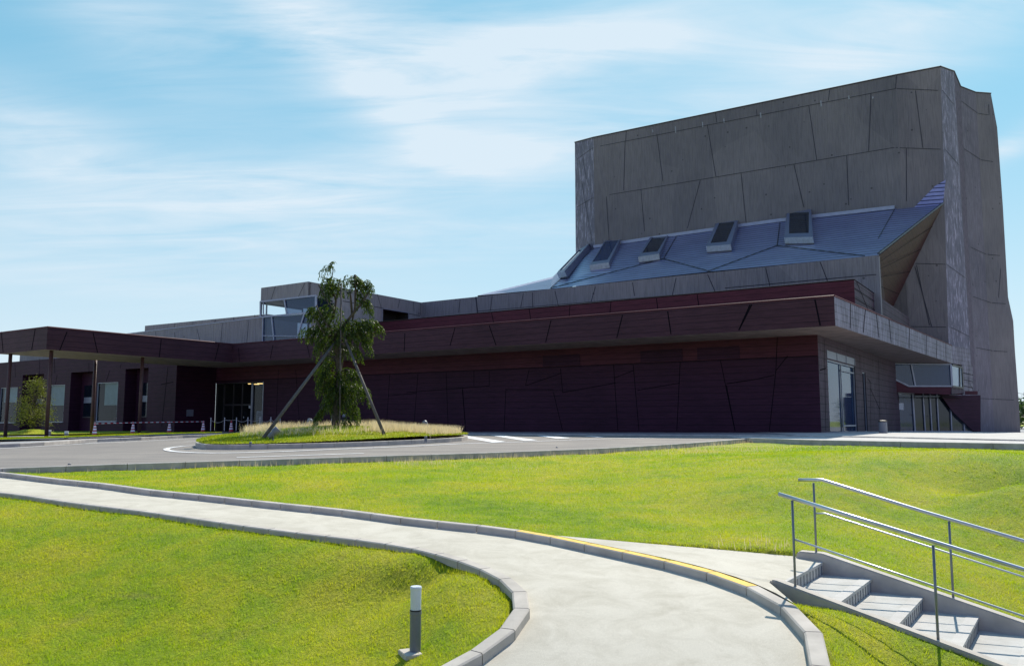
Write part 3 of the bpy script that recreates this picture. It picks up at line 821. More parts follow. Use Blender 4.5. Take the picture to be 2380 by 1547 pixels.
fz, fa, fs = stringer(-.14, 0, (-.13, -.06), .035, 'stringer')
bz, ba, bs = stringer(SWID, SWID + .15, (-.30, .0), .10, 'stringer')


# ------------------------------------------------------------------ handrails
def rail(cc, top_uv, mid_uv, posts, label):
    A = SP(0, cc, 0); B = SP(1, cc, 0)
    T_ = [ABp(u, v, A, B) for u, v in top_uv]; d = (T_[-1] - T_[-2]).normalized(); T_.append(T_[-1] + d * 2.6)
    Mi = [ABp(u, v, A, B) for u, v in mid_uv]; d = (Mi[-1] - Mi[-2]).normalized(); Mi.append(Mi[-1] + d * 2.6)
    root = empty('handrail', (T_[0].x, T_[0].y, T_[0].z - .9), label, 'handrail', 'steel handrails of the outdoor steps')
    MB().tube(T_, .020, 12).build('top_rail', M['steel'], root, smooth=True)
    MB().tube(Mi, .010, 10).build('lower_rail', M['steel'], root, smooth=True)
    P = [(ABp(*a, A, B), ABp(*b, A, B)) for a, b in posts]
    step = P[1][0] - P[0][0]; step = d * (math.hypot(step.x, step.y) / math.hypot(d.x, d.y))
    P += [(P[1][0] + step, P[1][1] + step), (P[1][0] + step * 2, P[1][1] + step * 2)]
    for a, b in P:
        MB().tube([(b.x, b.y, b.z - .1), (b.x, b.y, a.z - .012)], .0125, 10).build('post', M['steel_post'], root, smooth=True)
    return root


rail(-.07, [z6(385, 312), z6(1100, 532), z6(2146, 855)], [z6(490, 635), z6(1300, 905), z6(2146, 1190)], [(z6(468, 350), z6(505, 985)), (z6(1487, 668), z6(1530, 1365))],
     'near steel handrail with a sloping top rail on the grass side of the steps')
rail(SWID + .075, [z6(527, 212), z6(695, 212), z6(1400, 432), z6(2146, 650)], [z6(640, 452), z6(715, 452), z6(2146, 908)], [(z6(630, 225), z6(655, 735)), (z6(1605, 500), z6(1637, 1040))],
     'far steel handrail starting with a short level piece at the back of the steps')


# ------------------------------------------------------------------ BUILDING
B0 = W(18, 0, -.7)
bld = empty('concert_hall', B0, 'large dark red and grey concrete hall with tall windowless tower, long canopy and seamed roof', 'building')
def jl(mb, conv, segs, proj, nrm, w=.05, m=1, off=.008):
    for a, b in segs: mb.strip(proj(*conv(*a)), proj(*conv(*b)), w, nrm, off, m)


def wall_open(mb, P, x0, x1, zlo, zhi, ops, m=0):
    """P(x,z)->world; rectangular openings (x0,x1,z0,z1)"""
    xs = sorted({x0, x1, *[a for o in ops for a in o[:2] if x0 < a < x1]}); zs = sorted({zlo, zhi, *[a for o in ops for a in o[2:4] if zlo < a < zhi]})
    for i in range(len(xs) - 1):
        for j in range(len(zs) - 1):
            cx_, cz_ = (xs[i] + xs[i + 1]) / 2, (zs[j] + zs[j + 1]) / 2
            if any(o[0] < cx_ < o[1] and o[2] < cz_ < o[3] for o in ops): continue
            mb.poly([P(xs[i + 1], zs[j]), P(xs[i], zs[j]), P(xs[i], zs[j + 1]), P(xs[i + 1], zs[j + 1])], m)


def recess(mb, P3, o, depth, m, mback=None):
    """five faces of a niche behind opening o; P3(x,z,d) d into the wall"""
    x0, x1, a, b = o
    mb.poly([P3(x0, a, 0), P3(x0, a, depth), P3(x0, b, depth), P3(x0, b, 0)], m); mb.poly([P3(x1, a, 0), P3(x1, b, 0), P3(x1, b, depth), P3(x1, a, depth)], m)
    mb.poly([P3(x0, b, 0), P3(x0, b, depth), P3(x1, b, depth), P3(x1, b, 0)], m); mb.poly([P3(x0, a, 0), P3(x1, a, 0), P3(x1, a, depth), P3(x0, a, depth)], m)
    mb.poly([P3(x1, a, depth), P3(x1, b, depth), P3(x0, b, depth), P3(x0, a, depth)], m if mback is None else mback)


SWALL = 42.0; HS, HT = 3.8, 5.0
# --- main wall, t=0
ent = st(Lp(*zc(275, 250), 0)); ent2 = st(Lp(*zc(1215, 215), 0)); e_s0, e_s1 = ent2[0], min(ent[0], SWALL - .05); e_z1 = (ent[2] + ent2[2]) / 2
gE = -.78
PW = lambda s, z: W(s, 0, z); PW3 = lambda s, z, d: W(s, d, z)
zband = st(Lp(*z3(1600, 937), 0))[2]
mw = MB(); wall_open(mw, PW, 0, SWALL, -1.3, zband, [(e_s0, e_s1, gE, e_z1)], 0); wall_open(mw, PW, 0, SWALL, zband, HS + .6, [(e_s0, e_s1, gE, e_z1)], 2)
recess(mw, PW3, (e_s0 - .02, e_s1 - .02, gE, e_z1 + 1.2), 6, 3)
W0p = lambda u, v: Lp(u, v, 0)
jl(mw, z3, [((165, 1000), (165, 1105)), ((270, 1005), (270, 1105)), ((85, 1130), (108, 1415)), ((385, 1125), (372, 1410)), ((545, 990), (520, 1100)), ((520, 1103), (760, 1020)), ((760, 985), (775, 1150)), ((712, 1150), (775, 1415)), ((-300, 1150), (270, 1105)),
             ((1125, 960), (1155, 1415)), ((1260, 960), (1300, 1415)), ((1130, 1050), (1260, 1000)), ((1290, 1135), (1580, 1085)), ((1583, 940), (1560, 1415)), ((1860, 930), (1960, 1415)), ((1900, 1090), (2063, 1065)), ((775, 1150), (1140, 1085)), ((385, 1130), (712, 1130))], W0p, -E2, .032)
jl(mw, z4, [((360, 765), (350, 1000)), ((350, 1000), (305, 1415)), ((10, 1100), (70, 1415)), ((15, 1090), (200, 1062)), ((430, 900), (350, 1000)), ((200, 1062), (340, 1030))], W0p, -E2, .032)
jl(mw, z2, [((1200, 905), (1175, 1290)), ((1405, 900), (1375, 1290)), ((1610, 890), (1625, 1290)), ((390, 870), (370, 1290)), ((515, 870), (545, 1290)), ((1190, 1060), (1390, 1040)), ((700, 900), (690, 1280)), ((1730, 1000), (1750, 1260))], W0p, -E2, .032)
mw.strip(W(.02, 0, zband), W(SWALL, 0, zband), .03, -E2, .008, 1)
# small dark louvres in the upper band
for q in [((640, 900), (895, 965)), ((1310, 870), (1600, 930)), ((1700, 850), (1995, 915))]:
    a = st(W0p(*z3(*q[0]))); b = st(W0p(*z3(*q[1]))); mw.prism([W(a[0], -.01, zband + .04), W(b[0], -.01, zband + .04), W(b[0], -.01, zband + .62), W(a[0], -.01, zband + .62)], -E2 * .012, 4)
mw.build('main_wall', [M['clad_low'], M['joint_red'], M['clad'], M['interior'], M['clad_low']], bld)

# --- side wall s=0 (faces right), with glazing
PS = lambda t, z: W(0, t, z); PS3 = lambda t, z, d: W(d, t, z)
def Srect(a, b, conv):
    p = st(Sp(*conv(*a), 0)); q = st(Sp(*conv(*b), 0)); return (min(p[1], q[1]), max(p[1], q[1]), min(p[2], q[2]), max(p[2], q[2]))
g0 = Srect((170, 345), (510, 1070), zb); gz1 = st(Sp(*zb(160, 240), 0))[2]; g0 = (g0[0], g0[1], -.58, gz1)
lv0 = (g0[0], g0[1], gz1 + .06, st(Sp(*zb(160, 137), 0))[2])
nd_ = Srect((560, 385), (625, 1075), zb); nd_ = (nd_[0], nd_[1], -.58, nd_[3])
sw = MB(); wall_open(sw, lambda t, z: PS(t, z), 0, 24, -1.3, HS + .6, [g0, lv0, nd_], 0)
for o in (g0, nd_): recess(sw, PS3, o, 3.5, 2)
recess(sw, PS3, lv0, .25, 2)
S0p = lambda u, v: Sp(u, v, 0)
jl(sw, zb, [((130, 20), (150, 1060)), ((620, 460), (652, 505)), ((652, 505), (655, 1075)), ((650, 570), (757, 810)), ((740, 250), (757, 900)), ((530, 190), (535, 380)), ((80, 365), (150, 345))], S0p, -E1, .06)
sw.build('side_wall', [M['clad_wall_side'], M['joint_red'], M['interior']], bld)
# glazing of the side wall
def window(x0, x1, a, b, P3, nrm, divs, glass, frame, parent, name='window', fw=.07, inset=.10, blind=None, xdir=None):
    mb = MB()
    def bar(xa, za, xb, zb_, w=fw): mb.bar(P3(xa, za, inset), P3(xb, zb_, inset), w, .06, nrm)
    h = fw / 2
    bar(x0 + h, a, x0 + h, b); bar(x1 - h, a, x1 - h, b); bar(x0 + fw, b - h, x1 - fw, b - h); bar(x0 + fw, a + h, x1 - fw, a + h)
    for (xa, za, xb, zb_) in divs: mb.bar(P3(xa, za, inset), P3(xb, zb_, inset), fw, .05, nrm)
    fr = mb.build(name, frame, parent)
    g = MB(); g.poly([P3(x0, a, inset + .02), P3(x1, a, inset + .02), P3(x1, b, inset + .02), P3(x0, b, inset + .02)]); g.build('pane', glass, fr)
    if blind:
        xa, xb, zlow = blind; q = MB(); q.poly([P3(xa, zlow, inset + .18), P3(xb, zlow, inset + .18), P3(xb, b - .05, inset + .18), P3(xa, b - .05, inset + .18)]); q.build('blind', M['blind'], fr)
    return fr
tm = st(Sp(*zb(350, 700), 0))[1]
window(*g0, PS3, -E1, [(tm, g0[2], tm, g0[3]), (tm, g0[2] + .35, g0[1], g0[2] + .35), (tm, g0[3] - .35, g0[1], g0[3] - .35)], M['glass_blue'], M['frame'], bld)
window(*nd_, PS3, -E1, [], M['glass_dark'], M['frame'], bld, 'side_door', .06)
lv = MB()
for k in range(9):
    z = lv0[2] + .03 + k * (lv0[3] - lv0[2] - .06) / 8; lv.bar(PS3(lv0[0], z, .05), PS3(lv0[1], z, .05), .045, .04, -E1)
for k in range(4):
    t_ = lv0[0] + (lv0[1] - lv0[0]) * k / 3; lv.bar(PS3(t_, lv0[2], .03), PS3(t_, lv0[3], .03), .06, .05, -E1)
lv.build('louvre', M['frame'], bld)

# --- canopy slab
Cc = W(-1.43, -3.13); R1 = PY(2212, 803, 54.3); R2 = PY(2255, 830, 56.9); Jn = W(36.15, -3.13); A1 = W(36.15, -15.0); A2 = W(41.5, -15.0)
plan = [Cc, Jn, A1, A2, W(41.5, .8), W(.6, .8), W(.6, 25), R2, R1]
plan = [Vector((p.x, p.y, 0)) for p in plan]
cn = MB(); nP = len(plan)
lo = [p + Vector((0, 0, HS)) for p in plan]; hi = [p + Vector((0, 0, HT)) for p in plan]
cn.poly(lo[::-1], 1); cn.poly(hi, 2)
for k in range(nP):
    if k in (4, 5, 6): mm = 0
    else: mm = 0
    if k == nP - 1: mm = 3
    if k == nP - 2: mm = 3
    cn.poly([lo[k], hi[k], hi[(k + 1) % nP], lo[(k + 1) % nP]], mm)
# coping line
for k in (0, 1, 2, nP - 1):
    a, b = hi[k], hi[(k + 1) % nP]; cn.tube([a + Vector((0, 0, .02)), b + Vector((0, 0, .02))], .035, 4, 2)
FPp = lambda u, v: Lp(u, v, -3.13)
jl(cn, z3, [((35, 705), (0, 830)), ((270, 690), (318, 828)), ((695, 655), (658, 806)), ((1187, 618), (1147, 776)), ((1497, 592), (1520, 750)), ((2063, 548), (1988, 718))], FPp, -E2, .05, 4)
jl(cn, z4, [((185, 545), (95, 722)), ((618, 510), (655, 690))], FPp, -E2, .06, 4)
jl(cn, z2, [((590, 655), (618, 778)), ((1310, 605), (1305, 738)), ((350, 690), (330, 790)), ((100, 710), (105, 815))], FPp, -E2, .05, 4)
APp = lambda u, v: Sp(u, v, 36.15)
jl(cn, z1, [((580, 165), (515, 328)), ((805, 175), (845, 350)), ((1395, 228), (1378, 386)), ((1895, 268), (1860, 413))], APp, -E1, .05, 4)
jl(cn, z1, [((305, 140), (275, 320)), ((12, 165), (28, 345))], lambda u, v: Lp(u, v, -15.0), -E2, .07, 4)
nS = (R1 - Cc); nS = Vector((nS.y, -nS.x, 0)).normalized()
CSp = lambda u, v: ABp(u, v, Cc, R1)
jl(cn, z4, [((862, 525), (860, 708)), ((965, 570), (950, 738)), ((1040, 602), (1058, 772)), ((1128, 645), (1142, 808)), ((1268, 705), (1265, 848)), ((1385, 760), (1382, 893)), ((1455, 790), (1453, 915)), ((1517, 818), (1520, 940))], CSp, nS, .09, 4)
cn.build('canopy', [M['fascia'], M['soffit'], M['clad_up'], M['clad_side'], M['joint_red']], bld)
# canopy posts
for (u, v, dy_) in [(24.7, 821.6, 0), (113.6, 813.6, .25), (222, 837, 0), (327.3, 829.2, .25)]:
    p = PZ(u, v, HS); p.y += dy_; zg = ZP(p.x, p.y)
    mb = MB(); mb.tube([(p.x, p.y, zg - .1), (p.x, p.y, HS + .01)], .098, 20); mb.lathe([(.0, .02), (.14, .02), (.14, 0)], 20, 0, (p.x, p.y, zg))
    mb.build('canopy_post', M['post'], bld, smooth=True)

# --- bay above the right entrance
P0 = PY(2050, 845, 53.2); P1 = PY(2209, 845, 54.0); P2 = PY(2264, 950, 57.0)
for p in (P0, P1, P2): p.z = 0
nA_ = (P1 - P0); nA_ = Vector((nA_.y, -nA_.x, 0)).normalized(); nB_ = (P2 - P1); nB_ = Vector((nB_.y, -nB_.x, 0)).normalized()
fa_ = lambda x, y: ABp(*zb(x, y), P0, P1); fb_ = lambda x, y: ABp(*zb(x, y), P1, P2)
by = MB(); by.prism([fa_(795, 405), fa_(1075, 550), fa_(1562, 550), fa_(1562, 640), fa_(1140, 622), fa_(795, 600)], -nA_ * .25, 0)
by.prism([fb_(1566, 555), fb_(1700, 575), fb_(1703, 620), fb_(1566, 640)], -nB_ * .25, 1)
# side cladding that drops down and closes against the tower
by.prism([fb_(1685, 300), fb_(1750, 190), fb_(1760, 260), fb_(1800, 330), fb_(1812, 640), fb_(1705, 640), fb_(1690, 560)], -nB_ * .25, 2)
for y0_, y1_ in ((395, 420), (470, 495), (540, 565)): by.strip(fb_(1695, y0_), fb_(1805, y1_), .04, nB_, .01, 3)
by.strip(fb_(1755, 260), fb_(1760, 640), .05, nB_, .01, 3); by.strip(fb_(1770, 520), fb_(1812, 610), .05, nB_, .01, 3)
by.poly([P0 + Vector((0, 0, 1.55)), P1 + Vector((0, 0, 1.55)), P2 + Vector((0, 0, 1.55)), P2 + Vector((-3, 4, 1.55)), P0 + Vector((-2, 5, 1.55))], 4)
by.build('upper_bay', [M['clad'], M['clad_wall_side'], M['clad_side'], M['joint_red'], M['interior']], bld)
bw = MB()
def fbar(mb, a, b, w, n, m=0): mb.bar(a, b, w, .06, n, m)
fbar(bw, fa_(795, 292), fa_(1555, 300), .07, nA_); fbar(bw, fa_(1080, 545), fa_(1562, 545), .09, nA_); fbar(bw, fa_(1105, 295), fa_(1152, 540), .10, nA_); fbar(bw, fa_(797, 405), fa_(1078, 545), .09, nA_); fbar(bw, fa_(1552, 300), fa_(1565, 545), .14, nA_)
bwo = bw.build('bay_window', M['frame'], bld)
g = MB(); g.poly([fa_(795, 295), fa_(1108, 297), fa_(1150, 540), fa_(1078, 545), fa_(797, 405)]); g.poly([fa_(1112, 297), fa_(1552, 302), fa_(1560, 543), fa_(1156, 540)]); g.build('pane', M['glass_blue'], bwo)
bw = MB(); fbar(bw, fb_(1568, 305), fb_(1682, 338), .1, nB_); fbar(bw, fb_(1678, 335), fb_(1690, 565), .14, nB_); fbar(bw, fb_(1570, 545), fb_(1690, 565), .1, nB_); fbar(bw, fb_(1650, 330), fb_(1655, 550), .06, nB_)
bwo = bw.build('bay_window', M['frame_dark'], bld)
g = MB(); g.poly([fb_(1566, 308), fb_(1680, 340), fb_(1690, 565), fb_(1568, 545)]); g.build('pane', glass_mat('sky_painted_glass', (.85, .92, .96), .2, .02, (.35, .42, .46)), bwo)  # pale body colour stands for bright sky showing through the pane

# --- right entrance curtain wall under the bay
Q0 = PY(2056, 1003, 53.6); Q1 = PY(2266, 1003, 56.0); Q0.z = Q1.z = 0
nQ = (Q1 - Q0); nQ = Vector((nQ.y, -nQ.x, 0)).normalized(); q_ = lambda x, y: ABp(*zb(x, y), Q0, Q1)
cw = MB()
cw.prism([q_(755, 600), q_(1860, 600), q_(1860, 640), q_(1145, 640), q_(755, 628)], -nQ * .15, 1)
for x0, x1 in ((845, 868), (1120, 1148), (1236, 1262), (1312, 1338), (1392, 1416), (1542, 1560), (1690, 1702)):
    cw.bar(q_(x0, 625), q_(x1, 1060), .12 if x0 < 1200 else .08, .07, nQ)
cw.bar(q_(760, 1056), q_(1850, 1056), .10, .08, nQ); cw.bar(q_(860, 628), q_(1140, 622), .12, .08, nQ); cw.bar(q_(1145, 660), q_(1700, 660), .07, .07, nQ)
cwo = cw.build('entrance_front', [M['frame'], M['clad']], bld)
g = MB(); g.poly([q_(868, 630), q_(1120, 625), q_(1140, 1055), q_(888, 1058)]); g.build('door_leaf', M['glass_blue'], cwo)
g = MB(); g.poly([q_(1145, 650), q_(1860, 650), q_(1862, 1060), q_(1150, 1060)]); g.build('pane', M['glass_dark'], cwo)
g = MB(); g.poly([q_(760, 640), q_(845, 640), q_(868, 1055), q_(775, 1060)]); g.build('pane', M['glass_blue'], cwo)
for x, y in ((1110, 865), (1300, 878), (1345, 878)): MB().bar(q_(x - 12, y) + nQ * .09, q_(x + 14, y + 2) + nQ * .09, .03, .03, nQ).build('door_handle', M['black'], cwo)
g = MB(); g.prism([q_(955, 735) + nQ * .03, q_(1020, 735) + nQ * .03, q_(1022, 812) + nQ * .03, q_(958, 810) + nQ * .03], nQ * .01); g.build('notice', M['paper'], cwo); g = MB(); g.prism([q_(890, 648) + nQ * .03, q_(920, 648) + nQ * .03, q_(922, 684) + nQ * .03, q_(892, 684) + nQ * .03], nQ * .01); g.build('notice', M['paper'], cwo)

sl_ = MB(); sl_.prism([q_(1420, 648) + nQ * .12, q_(1866, 648) + nQ * .12, q_(1866, 1056) + nQ * .12, q_(1790, 1056) + nQ * .12, q_(1560, 840) + nQ * .12], nQ * .06); sl_.build('sloping_wall', M['clad_low'], bld)
# --- upper red wall strip and its right return
HR = 7.05
uw = MB(); TR = 5.7; sL = 31.9
uw.poly([W(-.55, TR, HT - .2), W(sL, TR, HT - .2), W(sL, TR, HR), W(-.55, TR, HR)], 0); uw.poly([W(-.55, TR, HT - .2), W(-.55, TR, HR), W(-.55, 24, HR), W(-.55, 24, HT - .2)], 2)
uw.poly([W(-.55, TR, HR), W(sL, TR, HR), W(sL, 11.2, HR), W(-.55, 11.2, HR)], 0); uw.poly([W(sL, TR, HT - .2), W(sL, 11.2, HT - .2), W(sL, 11.2, HR), W(sL, TR, HR)], 0)
uw.tube([W(-.55, TR, HR), W(sL, TR, HR)], .03, 4, 1); uw.tube([W(-.55, TR, HR), W(-.55, 11.2, HR)], .03, 4, 1)
jl(uw, z3, [((285, 597), (300, 670)), ((545, 577), (555, 652)), ((825, 552), (820, 632)), ((1107, 527), (1100, 610)), ((1420, 502), (1430, 585)), ((1700, 478), (1712, 560))], lambda u, v: Lp(u, v, TR), -E2, .045, 1)
for za in (5.6, 6.1, 6.6): uw.strip(W(-.55, TR, za), W(-.55, 11, za), .04, -E1, .01, 1)
uw.strip(W(-.55, 6.3, 7.0), W(-.55, 10.5, 5.3), .06, -E1, .01, 1)
uw.build('upper_wall', [M['clad_up'], M['joint_red'], M['clad_wall_side']], bld)

# --- concrete parapet, t=11
TC = 11.0
pc = MB(); k0 = Lp(975, 703, TC); k1 = Lp(2042, 593, TC); HP = (k0.z + k1.z) / 2
s0_, s1_ = st(k1)[0], st(k0)[0]
pc.prism([W(s0_, TC, 4.2), W(s1_, TC, 4.2), W(s1_, TC, HP), W(s0_, TC, HP)], E2 * .35)
CPp = lambda u, v: Lp(u, v, TC)
jl(pc, z3, [((70, 510), (60, 600)), ((178, 495), (190, 600)), ((290, 487), (278, 590)), ((505, 468), (487, 565)), ((568, 463), (570, 565)), ((722, 452), (745, 553)), ((1000, 424), (970, 530)), ((1255, 394), (1270, 487)), ((1555, 362), (1530, 480)), ((1772, 340), (1822, 455))], CPp, -E2, .05)
jl(pc, z4, [((280, 295), (308, 418)), ((655, 254), (705, 385)), ((0, 433), (1040, 340))], CPp, -E2, .05)
jl(pc, z3, [((190, 592), (2063, 438))], CPp, -E2, .04)
pc.strip(CPp(*z3(178, 492)), CPp(*z3(190, 604)), .10, -E2, .012, 1)
pc.build('parapet', [M['parapet'], M['joint']], bld)

# --- tower
TT = 26.2
tp = {}
Y1 = Lp(1380, 320, TT).y
def TV(u, v, Y): return PY(u, v, Y)
ZB = -1.2
tops = [TV(1336, 331.6, Y1 / .951), Lp(1379.5, 320, TT), Lp(2081, 175.5, TT), PY(2186, 155.6, 57.3), PY(2217, 166.5, 60.5), PY(2232, 201.6, 63.6), PY(2268, 215.5, 65.4), PY(2303, 218, 66.0)]
bases = [Vector((tops[0].x, tops[0].y, ZB)), Vector((tops[1].x, tops[1].y, ZB)), Vector((tops[2].x, tops[2].y, ZB)), PY(2210, 1004, 57.2), PY(2266, 1004, 60.2), PY(2274, 1004, 63.0), PY(2311, 1004, 65.0), PY(2371.6, 1005, 66.0)]
back_t = [tops[7] + E2 * 12 + E1 * 2, tops[0] + E2 * 10 + Vector((0, 0, 0))]; back_b = [Vector((bases[7].x, bases[7].y, ZB)) + E2 * 12 + E1 * 1, bases[0] + E2 * 10]
for i, p in enumerate(bases): p.z = ZB
profile7 = [PY(2303, 218, 66), PY(2317.7, 296.7, 66), PY(2331, 480, 66), PY(2343, 690, 66), PY(2355, 746, 66), PY(2359, 815, 66), PY(2368, 936, 66)]
tops_all = tops + back_t; bases_all = bases + [Vector((p.x, p.y, ZB)) for p in back_b]
levels = [p.z for p in profile7] + [ZB]
rings = []
for li, z in enumerate(levels):
    ring = []
    for i, (a, b) in enumerate(zip(tops_all, bases_all)):
        if li == 0: ring.append(a.copy()); continue
        f = (a.z - z) / (a.z - b.z); q = a.lerp(b, max(0, min(1, f)))
        if i == 7 and li < len(profile7): q = profile7[li].copy()
        ring.append(q)
    rings.append(ring)
tw = MB(); nT = len(tops_all)
mids = [2, 0, 0, 2, 3, 4, 4, 4, 0, 0]
for li in range(len(rings) - 1):
    for i in range(nT):
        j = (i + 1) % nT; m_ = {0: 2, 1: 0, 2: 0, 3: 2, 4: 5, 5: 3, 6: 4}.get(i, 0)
        a, b, c, d = rings[li][i], rings[li][j], rings[li + 1][j], rings[li + 1][i]
        tw.poly([a, d, c], m_); tw.poly([a, c, b], m_)
tw.poly([p - Vector((0, 0, .4)) for p in rings[0]], 0)
# joints on the tower faces
def face_plane(i, frac=.5):
    a = tops_all[i]; b = tops_all[(i + 1) % nT]; c = bases_all[(i + 1) % nT]; n = (b - a).cross(c - a).normalized()
    if n.y > 0: n = -n
    return a, n
from mathutils.bvhtree import BVHTree
tbvh = BVHTree.FromPolygons([Vector(v) for v in tw.v], [tuple(f) for f in tw.f if len(f) == 3])
def fj(i, conv, segs, w=.045, off=.02):
    for p, q in segs:
        p, q = conv(*p), conv(*q); n_ = 10; prev = None
        for k in range(n_ + 1):
            u = p[0] + (q[0] - p[0]) * k / n_; v = p[1] + (q[1] - p[1]) * k / n_; a, b = ray(u, v); d = Vector((a, 1, b)).normalized()
            h = tbvh.ray_cast(Vector((0, 0, 0)), d)
            if h[0] is None: prev = None; continue
            nn = h[1] if h[1].dot(d) < 0 else -h[1]; pt = h[0]
            if prev is not None and (pt - prev).length < 6: tw.strip(prev, pt, w, nn, off, 1)
            prev = pt
def fj_old(i, conv, segs, w=.045, off=.02):
    a, n = face_plane(i); pr = lambda u, v: onplane(u, v, a, n)
    for p, q in segs: tw.strip(pr(*conv(*p)), pr(*conv(*q)), w, n, off, 1)
fj(1, z5, [((218, 490), (1735, 195)), ((220, 740), (1730, 490)), ((383, 407), (380, 455)), ((378, 455), (370, 705)), ((537, 422), (567, 660)), ((790, 375), (833, 635)), ((1037, 300), (1040, 330)), ((1300, 282), (1340, 555)), ((1612, 222), (1600, 508)),
           ((1740, 130), (1735, 195)), ((1405, 197), (1398, 255)), ((830, 310), (838, 365)), ((283, 735), (298, 965)), ((457, 702), (475, 910)), ((755, 655), (690, 895)), ((960, 620), (985, 870)), ((1225, 575), (1275, 790)), ((1490, 532), (1500, 780))])
fj(2, z5, [((1740, 195), (1970, 205)), ((1735, 491), (1985, 500)), ((1835, 205), (1872, 492)), ((1790, 495), (1790, 760)), ((1835, 1072), (1990, 1076)), ((1840, 1080), (1905, 1381))])
fj(2, z4, [((1305, 285), (1420, 695)), ((1280, 697), (1545, 702))])
fj(0, z5, [((125, 557), (215, 492)), ((125, 795), (217, 742)), ((165, 545), (183, 650)), ((160, 660), (210, 960))])
fj(3, zr, [((175, 415), (290, 560)), ((213, 1035), (350, 1190))]); fj(3, z4, [((1525, 272), (1662, 372)), ((1552, 702), (1683, 768))])
fj(5, zr, [((372, 528), (540, 652)), ((403, 1020), (570, 1130))]); fj(6, zr, [((545, 656), (655, 672)), ((575, 1134), (700, 1153)), ((655, 560), (660, 670))])
fj(5, z4, [((1687, 152), (1795, 202)), ((1702, 491), (1828, 534)), ((1722, 841), (1838, 864)), ((1738, 1190), (1850, 1195))]); fj(6, z4, [((1805, 203), (1890, 210)), ((1835, 535), (1930, 541)), ((1845, 865), (1940, 870)), ((1855, 1196), (1985, 1201)), ((1895, 300), (1880, 500))])
# pale lime runs under the top joint
a_, n_ = face_plane(1)
for x, y, l in ((515, 400, 14), (630, 385, 32), (766, 362, 26), (873, 345, 22), (1057, 315, 26), (1360, 255, 30), (1500, 230, 18), (1620, 235, 10)):
    p = onplane(*z5(x, y), a_, n_); q = onplane(*z5(x + 2, y + l), a_, n_); tw.strip(p, q, .10, n_, .02, 6)
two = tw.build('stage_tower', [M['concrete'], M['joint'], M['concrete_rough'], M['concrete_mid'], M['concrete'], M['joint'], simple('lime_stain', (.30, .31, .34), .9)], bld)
two.data.materials[5] = simple('shade_toned_rough_concrete', (.10, .08, .11), .95, .4, 3, 0, .6)  # narrow return face coloured darker to stand for its shade
cpg = MB()
for i in range(7): cpg.tube([tops[i] + Vector((0, 0, .03)), tops[i + 1] + Vector((0, 0, .03))], .07, 4)
cpg.build('coping', M['joint'], bld)

# --- seamed roof
def E_(u, v): p = Lp(u, v, TC + .02); p.z = max(p.z, HP - .0); return p
def Tq(u, v): return Lp(u, v, TT - .02)
RV = dict(E0=E_(1110, 686.5), E1=E_(1279.5, 671), E2=E_(1647.5, 631), E3=E_(2010, 596.5), E4=E_(2042, 593.5),
          T0=PY(1330, 597, tops[0].y - 1), T1=Tq(1381, 577), T2=Tq(1573, 548.5), T3=Tq(1813, 516), T4=Tq(2080, 486), T5=PY(2198, 418, 57.2), B=PY(2191.6, 475, 57.0))
def planeP(u, v, A, Bv, C, push=0):
    n = (Bv - A).cross(C - A).normalized(); p = onplane(u, v, A, n); return p * (1 + push)
RV['M1'] = planeP(1542, 602.3, RV['E1'], RV['E3'], RV['T2'], .035); RV['M2'] = planeP(1806, 572, RV['E2'], RV['E3'], RV['T3'], .035)
RV['M3'] = planeP(2042, 553.7, RV['E2'], RV['E3'], RV['T4'], .02)
RV['LB'] = PY(1285, 643, tops[0].y - 1.5)   # left hip seen against the sky
rf = MB(); T_ = lambda *k: rf.poly([RV[x] for x in k], 0)
T_('E0', 'E1', 'LB'); T_('E1', 'T1', 'T0'); T_('E1', 'T0', 'LB'); T_('E1', 'M1', 'T2', 'T1'); T_('E1', 'E2', 'M1'); T_('E2', 'M2', 'M1'); T_('M1', 'M2', 'T3', 'T2'); T_('E2', 'E3', 'M2'); T_('M2', 'M3', 'T4', 'T3'); T_('M2', 'E3', 'M3'); T_('E3', 'E4', 'M3')
T_('M3', 'B', 'T5', 'T4'); T_('M3', 'E4', 'B')
for a, b in (('E1', 'M1'), ('M1', 'E2'), ('E2', 'M2'), ('M2', 'T3'), ('M2', 'E3'), ('M3', 'T4'), ('M1', 'T2'), ('E1', 'T1')):
    up = Vector((0, 0, .05)); rf.tube([RV[a] + up, RV[b] + up], .028, 4, 1)
for a, b in (('T1', 'T2'), ('T2', 'T3'), ('T3', 'T4')): rf.bar(RV[a] + Vector((0, 0, .12)) - E2 * .1, RV[b] + Vector((0, 0, .12)) - E2 * .1, .26, .05, -E2, 2)
rf.bar(RV['E4'] + Vector((0, 0, .06)), RV['B'] + Vector((0, 0, .06)), .12, .08, (0, 0, 1), 1)
# rear closure of the low left end
rf.poly([RV['E0'], RV['LB'], RV['T0'], RV['T0'] - Vector((0, 0, 6)), W(st(RV['E0'])[0], 26, 6), RV['E0'] - Vector((0, 0, 2))], 3)
rf.build('roof', [M['roof'], M['frame_dark'], M['frame_pale'], M['parapet']], bld)
gb = MB(); Dp = Lp(2036, 679, TC); Cp = PY(2064, 737, 56.6); Cq = PY(2070, 800, 56.6)
gb.poly([RV['E4'] + Vector((.02, 0, -.02)), Dp, Cp, RV['B']], 0); gb.poly([Dp, Vector((Dp.x, Dp.y, 4.9)), Vector((Cp.x, Cp.y, 4.9)), Cp], 0)
gp = RV['E4']; gn = (RV['B'] - gp).cross(Dp - gp).normalized(); gn = gn if gn.y < 0 else -gn
for f in (.2, .4, .6, .8): gb.strip(RV['E4'].lerp(Dp, f), RV['B'].lerp(Cp, f), .03, gn, .02, 1)
gb.build('roof_gable', [M['gable'], M['joint_red']], bld)

